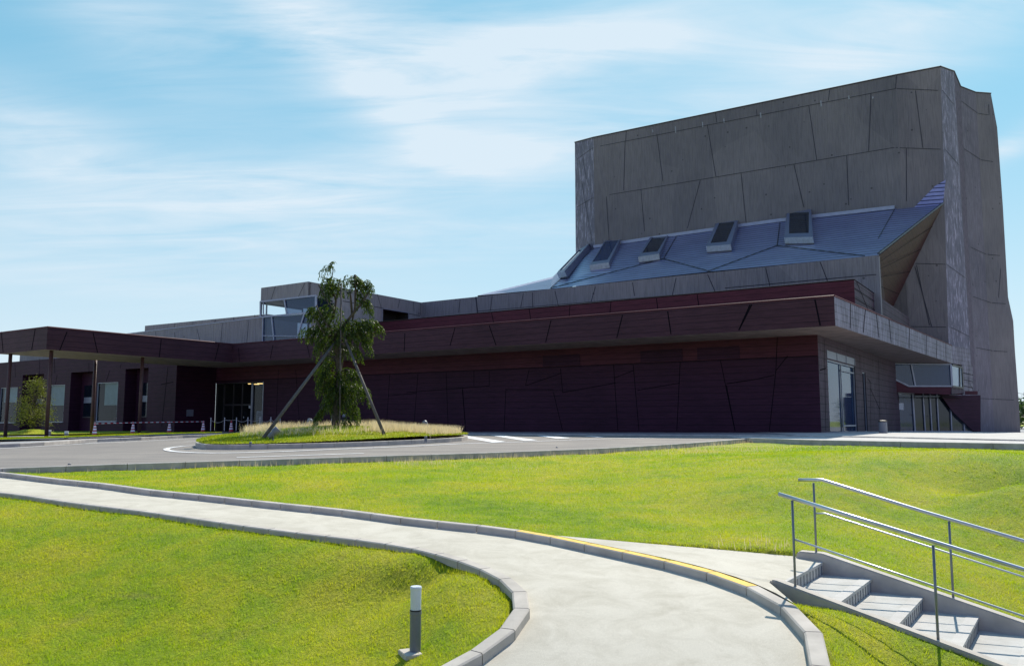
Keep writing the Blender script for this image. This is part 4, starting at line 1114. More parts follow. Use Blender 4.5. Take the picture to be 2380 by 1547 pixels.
# --- skylights
def skylight(outer, glass, sill, tri, conv, h=.55, gm_='glass_dark'):
    A, Bv, C = (RV[k] for k in tri); n = (Bv - A).cross(C - A).normalized(); n = n if n.z > 0 else -n
    p0 = A + n * h
    O4 = [onplane(*conv(*q), p0, n) for q in outer]; G4 = [onplane(*conv(*q), p0, n) for q in glass]
    mb = MB()
    for k in range(4):
        j = (k + 1) % 4
        mb.poly([O4[k], O4[j], G4[j], G4[k]]); mb.poly([O4[k], O4[j], O4[j] - n * h, O4[k] - n * h]); mb.poly([G4[k], G4[j], G4[j] - n * .07, G4[k] - n * .07])
    o = mb.build('skylight', M['skyframe'], bld)
    g = MB(); g.poly([p - n * .05 for p in G4]); g.build('pane', M[gm_], o)
    s_ = MB(); a, b = O4[3], O4[2]; out_ = (a - O4[0]).normalized(); s_.prism([a + out_ * .03, b + out_ * .03, b + out_ * .03 - n * .42, a + out_ * .03 - n * .42], out_ * .05); s_.build('sill', M['sill'], o)
M['skyframe'] = simple('purple_grey_skylight_frame', (.14, .145, .20), .5, .1, 4)
skylight([(1190, 800), (1310, 797), (1320, 937), (1175, 941)], [(1203, 815), (1300, 812), (1299, 918), (1200, 921)], None, ('M2', 'M3', 'T3'), z5)
skylight([(838, 858), (945, 850), (907, 975), (783, 985)], [(850, 868), (928, 860), (886, 962), (805, 969)], None, ('M1', 'M2', 'T2'), z5)
skylight([(1715, 252), (1962, 230), (1782, 602), (1474, 645)], [(1722, 300), (1935, 260), (1760, 568), (1530, 590)], None, ('E1', 'M1', 'T1'), zs)
skylight([(1000, 388), (1232, 350), (1047, 726), (765, 768)], [(992, 424), (1197, 382), (1025, 690), (805, 720)], None, ('E1', 'M1', 'T1'), zs, .55, 'glass_blue')
skylight([(615, 535), (756, 455), (396, 855), (285, 884)], [(608, 548), (650, 543), (375, 832), (308, 850)], None, ('E1', 'T1', 'T0'), zs, .5, 'glass_blue')

# --- roof-top corner room (glazed box)
sB = 31.95; tF = -.6; HB = 9.05; cr = MB()
fB = lambda x, y: Lp(*ze(x, y), tF); gB = lambda x, y: Sp(*ze(x, y), sB)
sLft = st(fB(145, 430))[0]; zW1 = (st(fB(145, 430))[2] + st(fB(905, 345))[2]) / 2; zW0 = (st(fB(150, 640))[2] + st(fB(820, 580))[2]) / 2
HB = (st(fB(147, 240))[2] + st(fB(908, 142))[2]) / 2
# head band, front with diagonal lines
cr.prism([W(sB, tF, zW1), W(sLft, tF, zW1), W(sLft, tF, HB), W(sB, tF, HB)], E2 * .25)
cr.prism([W(sLft - .001, tF + .25, zW1), W(sLft - .25, tF + .25, zW1), W(sLft - .25, tF + .25, HB), W(sLft - .001, tF + .25, HB)], E2 * 8, 0)
cr.poly([W(sB, tF + .01, HB - .03), W(sLft, tF + .01, HB - .03), W(sLft, TC + 6, HB - .03), W(sB, TC + 6, HB - .03)], 0)
cr.poly([W(sB + .02, tF + .02, zW1 + .01), W(sB + .02, TC, zW1 + .01), W(sLft - .02, TC, zW1 + .01), W(sLft - .02, tF + .02, zW1 + .01)], 0)
# right flank (plane s=sB) with opening for corner glass and a window
sd0 = (tF, TC + .35)
cg = st(gB(1235, 380))[1]      # corner glass reaches back to here
wz = [gB(1825, 515), gB(2155, 582), gB(2145, 660), gB(1788, 697)]
wt0, wt1 = st(wz[3])[1] + .15, st(wz[1])[1]; wz1 = (wz[0].z + wz[1].z) / 2 - .05
wall_open(cr, lambda t, z: W(sB, t, z), tF, TC + .35, 4.6, HB, [(tF, min(cg, 1.6), zW0 + .02, zW1), (wt0, wt1, HR - .6, wz1)], 0)
recess(cr, lambda t, z, d: W(sB + d, t, z), (wt0, wt1, HR - .6, wz1), 1.2, 2)
# lower front: glass between s= , solid pier on the right
sg0 = st(fB(830, 700))[0]; sg1 = st(fB(185, 700))[0]
cr.prism([W(sB, tF, 4.6), W(sg0, tF, 4.6), W(sg0, tF, zW0), W(sB, tF, zW0)], E2 * .2)
# interior: floor, back wall, dark
cr.poly([W(sB + .02, tF + .3, zW0 - .02), W(sLft - .02, tF + .3, zW0 - .02), W(sLft - .02, TC, zW0 - .02), W(sB + .02, TC, zW0 - .02)], 2)
cr.poly([W(sB + .02, 3.5, 4.6), W(sLft - .3, 3.5, 4.6), W(sLft - .3, 3.5, zW1), W(sB + .02, 3.5, zW1)], 3)
jl(cr, ze, [((345, 222), (290, 398)), ((745, 182), (660, 362))], lambda u, v: Lp(u, v, tF), -E2, .04)
jl(cr, ze, [((1730, 325), (1785, 515)), ((2040, 392), (2010, 515)), ((2220, 430), (2230, 560)), ((1260, 420), (1820, 520)), ((2155, 590), (2310, 622)), ((1655, 500), (1640, 640)), ((2315, 440), (2315, 615))], lambda u, v: Sp(u, v, sB), -E1, .045)
cro = cr.build('corner_room', [M['box_conc'], M['joint'], M['interior'], simple('room_wall', (.10, .10, .11), .8)], bld)
fr = MB()
def fb2(a, b, w=.09, m=0): fr.bar(fB(*a) - E2 * .02, fB(*b) - E2 * .02, w, .06, -E2, m)
fb2((145, 432), (905, 347), .10); fb2((135, 642), (830, 577), .11); fb2((150, 432), (150, 640), .12); fb2((475, 402), (508, 605), .10); fb2((905, 347), (905, 570), .16)
fb2((185, 650), (180, 968), .07); fb2((303, 640), (335, 955), .10); fb2((745, 598), (645, 935), .10); fb2((828, 600), (828, 915), .08); fb2((188, 892), (828, 905), .05)
fb2((190, 600), (190, 440), .06)
fro = fr.build('window_frame', M['frame_pale'], cro)
g = MB(); g.poly([fB(150, 435), fB(480, 402), fB(510, 605), fB(150, 640)]); g.build('pane', M['glass_clear'], cro)
g = MB(); g.poly([fB(482, 400), fB(905, 350), fB(905, 572), fB(512, 605)]); g.build('pane', M['glass_blue'], cro)
g = MB(); g.poly([fB(185, 645), fB(828, 590), fB(828, 960), fB(180, 985)]); g.build('pane', M['glass_blue'], cro)
g = MB(); g.poly([W(sB, tF, zW0), W(sB, min(cg, 1.6), zW0), W(sB, min(cg, 1.6), zW1), W(sB, tF, zW1)]); g.build('pane', M['glass_dark'], cro)
sf = MB()
for z in (zW0 + .12, zW1 - .06): sf.bar(W(sLft, tF + .1, z), W(sLft, 3.2, z), .16, .06, E1)
for t_ in (tF + .1, tF + .55, 3.2): sf.bar(W(sLft, t_, zW0), W(sLft, t_, zW1), .10, .06, E1)
sf.build('window_frame', M['frame_pale'], cro)
# window trim on flank
tr_ = MB(); tr_.bar(W(sB, wt0, HR - .6), W(sB, wt0 - .15, wz1), .05, .03, -E1); tr_.bar(W(sB, wt0 - .15, wz1 + .02), W(sB, wt1, wz1 + .02), .05, .03, -E1); tr_.bar(W(sB, wt1, wz1), W(sB, wt1, HR - .6), .05, .03, -E1); tr_.build('window_trim', M['frame'], cro)

# --- low concrete walls left of the room
lc = MB(); a0 = Lp(609.5, 737.6, tF); a1 = Lp(295, 776, tF); a2 = Lp(47, 812, tF)
sA0, sA1, sA2 = st(a0)[0], st(a1)[0], st(a2)[0]
lc.prism([W(sg1 + .02, tF, 4.6), W(sA2, tF, 4.6), W(sA2, tF, a2.z), W(sA1, tF, a1.z), W(sg1 + .02, tF, a0.z)], E2 * .3, 0)
lc.bar(W(sg1, tF - .0, a0.z + .02), W(sA1, tF, a1.z + .02), .06, .03, -E2, 2)
b0 = Lp(612, 730.4, 3.0); b1 = Lp(337, 756.8, 3.0)
lc.prism([W(st(b0)[0] - .4, 3.0, 4.6), W(st(b1)[0], 3.0, 4.6), W(st(b1)[0], 3.0, b1.z), W(st(b0)[0] - .4, 3.0, b0.z)], E2 * 3, 0)
jl(lc, z1, [((1510, 170), (1515, 215)), ((1705, 140), (1730, 240)), ((1925, 90), (1912, 260)), ((2155, 60), (2135, 262)), ((1345, 165), (1350, 200))], lambda u, v: Lp(u, v, tF), -E2, .04)
jl(lc, z1, [((1515, 95), (1505, 140)), ((1670, 78), (1668, 125)), ((1865, 58), (1858, 100)), ((2025, 38), (2020, 70)), ((2205, 18), (2207, 48))], lambda u, v: Lp(u, v, 3.0), -E2, .04)
lc.build('low_wall', [M['box_conc'], M['joint'], M['frame_pale']], bld)
ex = MB(); ex.prism([W(SWALL, TR, 4.0), W(sL, TR, 4.0), W(sL, 20, 4.0), W(SWALL, 20, 4.0)], (0, 0, .9)); ex.prism([W(SWALL, .3, 3.9), W(.5, .3, 3.9), W(.5, TR + .5, 3.9), W(SWALL, TR + .5, 3.9)], (0, 0, 1.0)); ex.build('roof_deck', M['pavement'], bld)

# --- left wing wall t=-3.2 with windows and niches
TW = -3.2; wg = MB()
PWg = lambda s, z: W(s, TW, z); PWg3 = lambda s, z, d: W(s, TW + d, z)
def Wrect(a, b, conv):
    p = st(Lp(*conv(*a), TW)); q = st(Lp(*conv(*b), TW)); return [min(p[0], q[0]), max(p[0], q[0]), min(p[2], q[2]), max(p[2], q[2])]
wA = Wrect((15, 472), (290, 1125), zd); wB = Wrect((895, 425), (1180, 1112), zd); wC = Wrect((1830, 378), (2180, 1105), zd)
nA2 = Wrect((430, 232), (760, 1300), zd); nB2 = Wrect((1335, 185), (1680, 1305), zd); nC2 = Wrect((1088, 488), (1260, 1040), z1)
for q in (nA2, nB2, nC2): q[2] = -1.3
for q in (wA, wB, wC): q[2] = wC[2] if abs(q[2] - wC[2]) > .3 else q[2]
ops = [wA, wB, wC, nA2, nB2, nC2]
wg_end = 72
wall_open(wg, PWg, SWALL, wg_end, -1.5, HT, ops, 0)
for q in (wA, wB, wC): recess(wg, PWg3, q, 2.2, 2)
for q in (nA2, nB2, nC2): recess(wg, PWg3, q, .9, 3, 3)
wg.poly([W(SWALL, TW, -1.5), W(SWALL, 0, -1.5), W(SWALL, 0, HT), W(SWALL, TW, HT)], 3)
wg.poly([W(SWALL, TW, HT), W(SWALL, 14, HT), W(wg_end, 14, HT), W(wg_end, TW, HT)], 0); wg.poly([W(wg_end, TW, -1.5), W(wg_end, 14, -1.5), W(wg_end, 14, HT), W(wg_end, TW, HT)], 0)
jl(wg, z1, [((470, 395), (475, 525)), ((1455, 465), (1400, 985)), ((950, 500), (920, 595)), ((770, 430), (770, 560)), ((345, 400), (340, 560)), ((130, 440), (135, 560)), ((1395, 620), (1500, 600)), ((1050, 440), (1040, 480)), ((495, 540), (480, 620))], lambda u, v: Lp(u, v, TW), -E2, .05)
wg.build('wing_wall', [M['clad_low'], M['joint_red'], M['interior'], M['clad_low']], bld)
for q, bl in ((wA, .42), (wB, .55), (wC, .58)):
    w_ = q[1] - q[0]; h_ = q[3] - q[2]
    window(q[0], q[1], q[2], q[3], PWg3, -E2, [], M['glass'], M['frame_pale'] if q is wC else M['frame'], bld, 'window', .05, .08, (q[0] + .05, q[1] - w_ * (.22 if q is wC else .05), q[3] - h_ * bl))
    sl = MB(); sl.box(PWg((q[0] + q[1]) / 2, q[2] - .04) - E2 * .03, w_ + .1, .14, .05, 0, E1, E2); sl.build('window_sill', M['frame'], bld)
    MB().box(W(q[0] + w_ * .35, TW + 1.0, q[2] + .0), .4, .3, .45, 0, E1, E2).build('box_on_sill', M['paper'], bld); MB().box(W(q[0] + w_ * .7, TW + 1.2, q[2] + .0), .5, .3, .3, 0, E1, E2).build('box_on_sill', M['post'], bld)
for q in (nB2, nC2, nA2):   # narrow windows in the niches
    s0n, s1n = q[0] + .35, q[1] - .45; z0n, z1n = wC[2] + .35, wC[3] - .1
    fr = MB(); fr.bar(W(s0n, TW + .88, z0n), W(s0n, TW + .88, z1n), .06, .03, -E2); fr.bar(W(s1n, TW + .88, z0n), W(s0n, TW + .88, z0n), .09, .05, -E2)
    f_ = fr.build('niche_window', M['frame_dark'], bld)
    gg = MB(); gg.poly([W(s0n, TW + .87, z0n), W(s1n, TW + .87, z0n), W(s1n, TW + .87, z1n), W(s0n, TW + .87, z1n)]); gg.build('pane', M['glass_dark'], f_)
    pp = MB(); pp.poly([W(s0n + .06, TW + .86, z0n + 1.1), W(s1n - .05, TW + .86, z0n + 1.1), W(s1n - .05, TW + .86, z0n + 1.55), W(s0n + .06, TW + .86, z0n + 1.55)]); pp.build('blind', M['frame'], f_)

# --- main entrance glazing, t=0
em = MB(); eP = lambda x, y, t=.12: Lp(*zc(x, y), t)
em.bar(W(e_s0 + .05, .12, gE), W(e_s0 + .05, .12, e_z1), .13, .1, -E2, 0); em.bar(W(e_s1, .12, e_z1 - .03), W(e_s0, .12, e_z1 - .03), .05, .1, -E2, 1); em.bar(W(e_s1 - .05, .12, gE), W(e_s1 - .05, .12, e_z1), .08, .1, -E2, 1)
for x, w in ((465, .10), (645, .07), (812, .07), (998, .16)):
    s_ = st(eP(x, 700))[0]; em.bar(W(s_, .12, gE), W(s_, .12, e_z1 - .1), w, .08, -E2, 0 if w > .1 else 1)
sa, sb = st(eP(480, 660))[0], st(eP(985, 660))[0]; zt_ = st(eP(700, 660))[2]
em.bar(W(sa, .12, zt_), W(sb, .12, zt_), .12, .05, -E2, 1)
emo = em.build('main_entrance', [M['frame'], M['frame_dark']], bld)
g = MB(); g.poly([W(e_s0, .14, gE), W(e_s1, .14, gE), W(e_s1, .14, e_z1), W(e_s0, .14, e_z1)]); g.build('pane', M['glass'], emo)
for x0, x1, y, d in ((575, 650, 240, 3), (668, 700, 242, 3.6), (750, 815, 232, 3), (845, 950, 238, 3), (925, 960, 258, 2.2), (1030, 1118, 265, 1.8), (1100, 1200, 254, 2.4)):
    a, b = Lp(*zc(x0, y + 7), d), Lp(*zc(x1, y + 7), d); MB().bar(a, b, .10, .05, (0, 0, 1)).build('ceiling_tube', M['tube'], emo)
for x0, y0, x1, y1 in ((920, 665, 957, 725), (815, 880, 830, 908)):
    nb = MB(); a, b = eP(x0, y1, .05), eP(x1, y0, .05); sa_, sb_ = st(a), st(b); nb.prism([W(sa_[0], .09, sa_[2]), W(sb_[0], .09, sa_[2]), W(sb_[0], .09, sb_[2]), W(sa_[0], .09, sb_[2])], -E2 * .01); nb.build('door_notice', M['paper'], emo)
# lobby furniture seen through the glass is kept to a plain counter
ct = MB(); ct.box(W((e_s0 + e_s1) / 2, 4.6, gE), 3.6, .6, 1.1, 0, E1, E2); ct.build('lobby_counter', M['clad_wall_side'], emo)
# notice box and small vertical name plate on the return wall s=42
nx = MB(); fN = lambda x, y: Sp(*zn(x, y), SWALL)
a, b = fN(1165, 780), fN(1285, 655); ta, tb = st(a), st(b)
nx.prism([W(SWALL, ta[1], ta[2]), W(SWALL, tb[1], ta[2]), W(SWALL, tb[1], tb[2]), W(SWALL, ta[1], tb[2])], -E1 * .12, 0)
nx.prism([W(SWALL - .125, ta[1] + .1, ta[2] + .4), W(SWALL - .125, tb[1] - .12, ta[2] + .4), W(SWALL - .125, tb[1] - .12, tb[2] - .06), W(SWALL - .125, ta[1] + .1, tb[2] - .06)], -E1 * .01, 1)
nx.build('notice_box', [M['frame'], M['paper']], bld)

# ------------------------------------------------------------------ island
isl = [(454, 1037), (461, 1040.2), (480, 1042.6), (523, 1043.6), (628, 1042.2), (728, 1039.6), (830.6, 1036.4), (928, 1032.2), (1006, 1028.3), (1060, 1024.8), (1080, 1022.2), (1088, 1020), (1082, 1017.5), (1050, 1014.5), (1000, 1012.5), (900, 1011.3), (760, 1011), (650, 1013), (580, 1017.5), (520, 1024.5), (478, 1030.2), (458, 1034)]
islw = [PG(u, v + 1.5, ZP) for u, v in isl]
cI = sum(islw, Vector()) / len(islw)
TREE = PY(780, 1003, 30.0)
def ZI(x, y):
    d2 = ((x - TREE.x) / 3.4) ** 2 + ((y - TREE.y) / 3.2) ** 2
    return ZP(x, y) + .13 + .34 * math.exp(-d2) + .08 * math.exp(-d2 / 5)
ZI_ref[0] = ZI
def ZIa(xy):
    d2 = ((xy[:, 0] - TREE.x) / 3.4) ** 2 + ((xy[:, 1] - TREE.y) / 3.2) ** 2; return ZP.arr(xy) + .13 + .34 * np.exp(-d2) + .08 * np.exp(-d2 / 5)
pts_loop = islw + [islw[0]]
kerb_run('kerb', [Vector((p.x, p.y, ZP(p.x, p.y) + .15)) for p in pts_loop], 'oval concrete kerb around the planted island with the propped tree', block=1.0, w=.15, h=.25, side=1)
inner = [p.lerp(cI, .002) for p in islw]
drape('island_lawn', [(p.x, p.y, 0) for p in offset(resample(islw + [islw[0]], .5), .07)], ZI, M['lawn'], 0, .10, world=True)
ipoly = [(p.x, p.y) for p in islw]
bx = np.array(ipoly); c = np.c_[rng.uniform(bx[:, 0].min(), bx[:, 0].max(), 60000), rng.uniform(bx[:, 1].min(), bx[:, 1].max(), 60000)]
c = c[inpoly(c, ipoly)]
tag(blades('island_grass', c, ZIa(c), .05, .022, M['blade_dull'], .8, 8), 'green grass on the round planted island', 'grass', kind='stuff')
# tall dry grass on the back and right half of the island
def front_line(x):   # the mown strip stops about here
    return 27.3 + .10 * abs(x - TREE.x)
c = np.c_[rng.uniform(bx[:, 0].min(), bx[:, 0].max(), 60000), rng.uniform(bx[:, 1].min(), bx[:, 1].max(), 60000)]
c = c[inpoly(c, [(p.x, p.y) for p in [q.lerp(cI, .05) for q in islw]])]
rt = np.hypot((c[:, 0] - TREE.x + .2) / 1.7, (c[:, 1] - TREE.y + .8) / 2.3)
nzz = np.sin(c[:, 0] * 3.1) * .35 + np.sin(c[:, 0] * 7.7) * .2
c = c[(c[:, 0] > -.325 * c[:, 1]) & (c[:, 1] > 28.0 + .22 * np.abs(c[:, 0] - TREE.x - 1.0) + nzz) & (rt > 1) & (c[:, 1] < 37.5)][:40000]
tag(blades('dry_grass', c, ZIa(c), .28, .016, M['straw'], .6, 9), 'tall pale dry grass swaying on the back of the island', 'grass', kind='stuff')
c2 = np.c_[rng.normal(TREE.x - 1.4, 1.5, 700), rng.normal(27.6, .5, 700)]; c2 = c2[c2[:, 0] > -.33 * c2[:, 1]]
tag(blades('dry_grass', c2, ZIa(c2), .33, .012, M['straw'], .6, 10), 'sparse dry grass stalks in front of the tree mound', 'grass', kind='stuff')

# left lawn strips behind the far kerb
strip = [PG(u, v, ZP) for u, v in [(-160, 1032), (0, 1027), (107, 1024), (215, 1019), (322, 1015.6), (430, 1012), (520, 1009.6), (470, 1008.6), (393, 1010), (308, 1012.6), (219, 1016), (105, 1020.3), (0, 1021.5), (-160, 1024)]]
drape('verge_lawn', [(p.x, p.y, 0) for p in strip], ZP, M['lawn'], .12, .16, world=True)
sp_ = [(p.x, p.y) for p in strip]; bx = np.array(sp_); c = np.c_[rng.uniform(bx[:, 0].min(), bx[:, 0].max(), 60000), rng.uniform(bx[:, 1].min(), bx[:, 1].max(), 60000)]; c = c[inpoly(c, sp_)][:16000]
tag(blades('verge_grass', c, ZP.arr(c) + .12, .05, .03, M['blade_dull'], .7, 12), 'grass strip between the far kerb and the walkway', 'grass', kind='stuff')
strip2 = [PG(u, v, ZP) for u, v in [(-160, 1018), (0, 1014), (60, 1012.5), (160, 1011.5), (260, 1010), (330, 1008)]] + [W(44, TW - .3), W(60, TW - .3), W(72, TW - .3)]
drape('wing_lawn', [(p.x, p.y, 0) for p in strip2], ZP, M['lawn'], .10, .16, world=True)

# ------------------------------------------------------------------ tree on the island
TB = Vector((TREE.x, TREE.y, ZI(TREE.x, TREE.y)))
tree = empty('weeping_tree', TB, 'heavily pruned tree with drooping leafy branches propped on the island mound', 'tree')
tk = lambda x, y, d=0: PY(*zt(x, y), TREE.y + d)
tr = MB()
tr.tube([TB + Vector((0, 0, -.2)), tk(345, 1530), tk(352, 1350), tk(372, 1220), tk(383, 1080), tk(370, 950), tk(352, 800), tk(345, 735)], [.20, .15, .135, .125, .115, .105, .09, .07], 14)
tr.tube([tk(385, 1080, .1), tk(405, 900, .1), tk(395, 800, .1), tk(375, 720, .1)], [.08, .07, .06, .04], 10)
to = tr.build('trunk', M['bark'], tree, smooth=True)
brs = [([(345, 740), (275, 735), (215, 665), (190, 610), (160, 600)], [.10, .09, .07, .04, .015], -.3), ([(350, 745), (310, 690), (290, 640), (335, 550), (352, 430), (338, 385), (305, 350)], [.11, .10, .09, .08, .07, .05, .02], .1),
       ([(345, 745), (420, 645), (490, 555), (560, 470), (636, 358)], [.10, .09, .08, .07, .06], -.1), ([(490, 560), (478, 400), (470, 355)], [.07, .06, .045], -.1),
       ([(493, 605), (515, 480), (520, 330), (515, 212)], [.05, .06, .07, .075], -.15), ([(600, 395), (545, 330), (520, 380)], [.03, .035, .03], -.1), ([(203, 298), (255, 405), (300, 470), (335, 520)], [.045, .045, .04, .04], -.2), ([(183, 475), (205, 520), (250, 600), (300, 690)], [.04, .04, .04, .05], -.3),
       ([(303, 282), (318, 220), (327, 180), (322, 150), (305, 112), (330, 97), (345, 100), (362, 120)], [.035, .035, .03, .028, .022, .012, .01, .006], .1), ([(303, 282), (310, 340), (330, 400)], [.035, .04, .05], .1),
       ([(372, 745), (480, 650), (590, 620), (690, 640)], [.06, .05, .03, .01], .3), ([(360, 760), (300, 790), (230, 800)], [.05, .03, .01], -.2), ([(380, 780), (480, 770), (560, 780)], [.05, .03, .01], -.4), ([(385, 1050), (300, 1010), (230, 1040)], [.05, .03, .01], -.2), ([(385, 1050), (440, 1020), (500, 1040)], [.05, .03, .01], -.3), ([(360, 420), (375, 300), (395, 240)], [.04, .03, .015], .1)]
for pts, rs, d in brs:
    n_ = len(pts); MB().tube([tk(x, y, d * min(1, i / 2)) for i, (x, y) in enumerate(pts)], [r * .6 for r in rs], 8).build('branch', M['bark'], tree, smooth=True)
# hanging leafy shoots
blobs = [(290, 160, 34, 38, 5), (345, 115, 18, 14, 2), (275, 260, 14, 22, 2), (330, 275, 65, 35, 15), (300, 340, 58, 60, 16), (360, 330, 45, 60, 9), (500, 270, 60, 45, 22), (565, 300, 62, 55, 16), (620, 300, 28, 45, 6), (545, 410, 32, 55, 9), (605, 465, 34, 45, 10), (155, 520, 26, 34, 7), (235, 540, 58, 60, 15),
         (310, 520, 58, 80, 16), (330, 640, 90, 90, 26), (120, 695, 50, 28, 9), (200, 680, 66, 55, 18), (290, 790, 88, 70, 26), (215, 840, 20, 40, 4), (450, 650, 90, 60, 22), (560, 630, 90, 48, 26), (670, 625, 50, 40, 10), (720, 670, 22, 36, 4), (520, 730, 110, 70, 30), (600, 810, 38, 60, 8), (515, 870, 28, 45, 6), (440, 850, 60, 55, 10), (375, 700, 90, 70, 20),
         (335, 880, 16, 40, 3), (300, 960, 55, 40, 10), (255, 1040, 55, 60, 15), (330, 1060, 70, 90, 24), (300, 1160, 78, 80, 28), (370, 1180, 80, 100, 26), (440, 1050, 62, 50, 16), (450, 1170, 68, 90, 24), (500, 1070, 22, 35, 4), (560, 1205, 60, 38, 14), (600, 1240, 22, 28, 4), (330, 1300, 80, 62, 20), (440, 1330, 65, 80, 22), (225, 1400, 22, 55, 6), (212, 1460, 12, 30, 2), (495, 1420, 22, 55, 7), (280, 1370, 40, 40, 6), (410, 1470, 45, 45, 8), (350, 1220, 90, 60, 16)]
LV, LF = [], []
pxm = 30.0 / 1911 / (2.147 * 1.721)
for (bx_, by_, rx, ry, k) in blobs:
    for _ in range(int(k * 2.0)):
        a = rng.uniform(0, 2 * math.pi); rr = math.sqrt(rng.random()); cx_ = bx_ + math.cos(a) * rr * rx; cy_ = by_ + math.sin(a) * rr * ry * .8
        cx_ = 385 + (cx_ - 385) * .92; dep = rng.normal(0, rx * pxm * .5); p = tk(cx_, cy_ - 12, 0) + Vector((0, dep, 0))
        out_ = Vector((p.x - TREE.x + rng.normal(0, .35), dep + rng.normal(0, .3), 0)); out_ = out_.normalized() if out_.length > .01 else Vector((1, 0, 0))
        v = out_ * .5 + Vector((0, 0, .12)); L = rng.uniform(.25, .62); steps = int(L / .035)
        for s_ in range(steps):
            v = (v + Vector((0, 0, -.26))).normalized() if s_ else v.normalized(); p = p + v * .038
            for sg in (-1, 1):
                side = v.cross(Vector((0, 0, 1))); side = side.normalized() if side.length > .05 else Vector((rng.normal(), rng.normal(), 0)).normalized()
                ang = rng.uniform(0, 2 * math.pi); side = (side * math.cos(ang) + Vector((side.y, -side.x, 0)) * math.sin(ang))
                ld = (side * sg * .55 + v * .45 + Vector((0, 0, -.55)) + Vector(rng.normal(0, .22, 3))).normalized()
                wv = ld.cross(Vector(rng.normal(0, 1, 3))).normalized(); Ll = rng.uniform(.07, .125); wl = Ll * .15
                i0 = len(LV); LV += [tuple(p), tuple(p + ld * Ll * .45 + wv * wl), tuple(p + ld * Ll), tuple(p + ld * Ll * .45 - wv * wl)]; LF.append((i0, i0 + 1, i0 + 2, i0 + 3))
lo2 = np_mesh('foliage', np.array(LV) - np.array(TB), np.array(LF), M['leaf']); lo2.parent = tree
def prop(u0, v0, u1, v1, d0, d1, r, label, name='support_pole', fn=ZI):
    a = PG(u0, v0, fn) if d0 is None else PY(u0, v0, d0); b = PY(u1, v1, d1)
    if name == 'support_pole': a = a + (a - b).normalized() * .15
    root_ = MB(); root_.tube([a, a.lerp(b, .5), b], [r, r * .92, r * .8], 12); o = root_.build(name, M['pole'], None, at=(0, 0, 0), smooth=True); return tag(o, label, 'support pole', 'poles propping the pruned tree')
prop(612, 1018, 779, 795, None, 29.8, .06, 'long wooden pole propping the tree from its left side')
prop(893, 1010, 797, 775, None, 29.9, .055, 'wooden pole propping the tree from its right side')
a = tk(385, 1420, -.28); b = tk(397, 288, -.28); tag(MB().tube([a - Vector((0, 0, .7)), a, b], .028, 8).build('support_pole', M['pole'], smooth=True), 'thin upright stake tied along the trunk of the pruned tree', 'support pole', 'poles propping the pruned tree')


# ------------------------------------------------------------------ shrub by the wing and other foliage
def bushy(name, base, h, w, n, mat, label, cat, leaf=.09, conic=False, group=None, trunk=.06, clump=46):
    root = empty(name, base, label, cat, group)
    tb = MB()
    tb.tube([(0, 0, -.1), (0, 0, h * .35), (w * .03, 0, h * .75)], [trunk, trunk * .7, trunk * .2], 8)
    cl_ = []
    for i in range(clump):
        f = rng.random(); z = h * (.12 + .86 * f); rad = w / 2 * ((1 - f) ** .6 * .95 + .12 if conic else math.sin(math.pi * min(.97, .12 + f * .83)) ** .7)
        a = rng.uniform(0, 2 * math.pi); r_ = rad * rng.uniform(.45, 1.0); c_ = Vector((math.cos(a) * r_, math.sin(a) * r_, z)); cl_.append((c_, rng.uniform(.10, .2) * w))
        tb.tube([(0, 0, z * .55), tuple(c_)], [trunk * .35, trunk * .1], 5)
    tb.build('trunk', M['bark'], root, at=base, smooth=True)
    LV_, LF_ = [], []
    for i in range(n):
        c_, r_ = cl_[rng.integers(len(cl_))]; p = c_ + Vector(rng.normal(0, .45, 3)) * r_; d = Vector(rng.normal(0, 1, 3)).normalized(); wv = d.cross(Vector(rng.normal(0, 1, 3))).normalized(); L = leaf * rng.uniform(.6, 1.3)
        i0 = len(LV_); LV_ += [tuple(p), tuple(p + d * L * .5 + wv * L * .3), tuple(p + d * L), tuple(p + d * L * .5 - wv * L * .3)]; LF_.append((i0, i0 + 1, i0 + 2, i0 + 3))
    o = np_mesh('foliage', np.array(LV_), np.array(LF_), mat); o.parent = root
    return root
bp = PY(76, 1004, 54); bp.z = ZP(bp.x, bp.y) + .25
bushy('shrub', bp, 3.45, 2.5, 5200, M['shrub'], 'olive green evergreen shrub on a small mound behind the canopy posts', 'shrub', .085, True, clump=70)
md = MB(); 
for i in range(9):
    pass
prof = [(0, .42), (.5, .38), (1.0, .25), (1.5, .1), (2.1, -.05)]
md.lathe([(r_, z_) for r_, z_ in prof][::-1], 28, 0, (0, 0, 0)); tag(md.build('mound', M['lawn'], None, at=(bp.x, bp.y, bp.z - .27), smooth=True), kind='structure')
for i, (u, Y, h, w) in enumerate([(2395, 105, 5.5, 8), (2450, 110, 6.5, 8), (2540, 120, 7, 9), (2660, 118, 6.5, 9)]):
    p = PY(u, 1000, Y); p.z = ZP(p.x, p.y) if Y < 140 else -1
    bushy('tree', p, h * (.62 if i == 0 else .7), w, 2600, M['dark_leaf'], ['dark green tree at the right edge just beyond the tower', 'second green tree beyond the tower past the right edge', 'tall green tree farther right beyond the tower', 'last green tree far right beyond the tower'][i], 'tree', .4, False, 'trees beyond the tower', .2, 40)


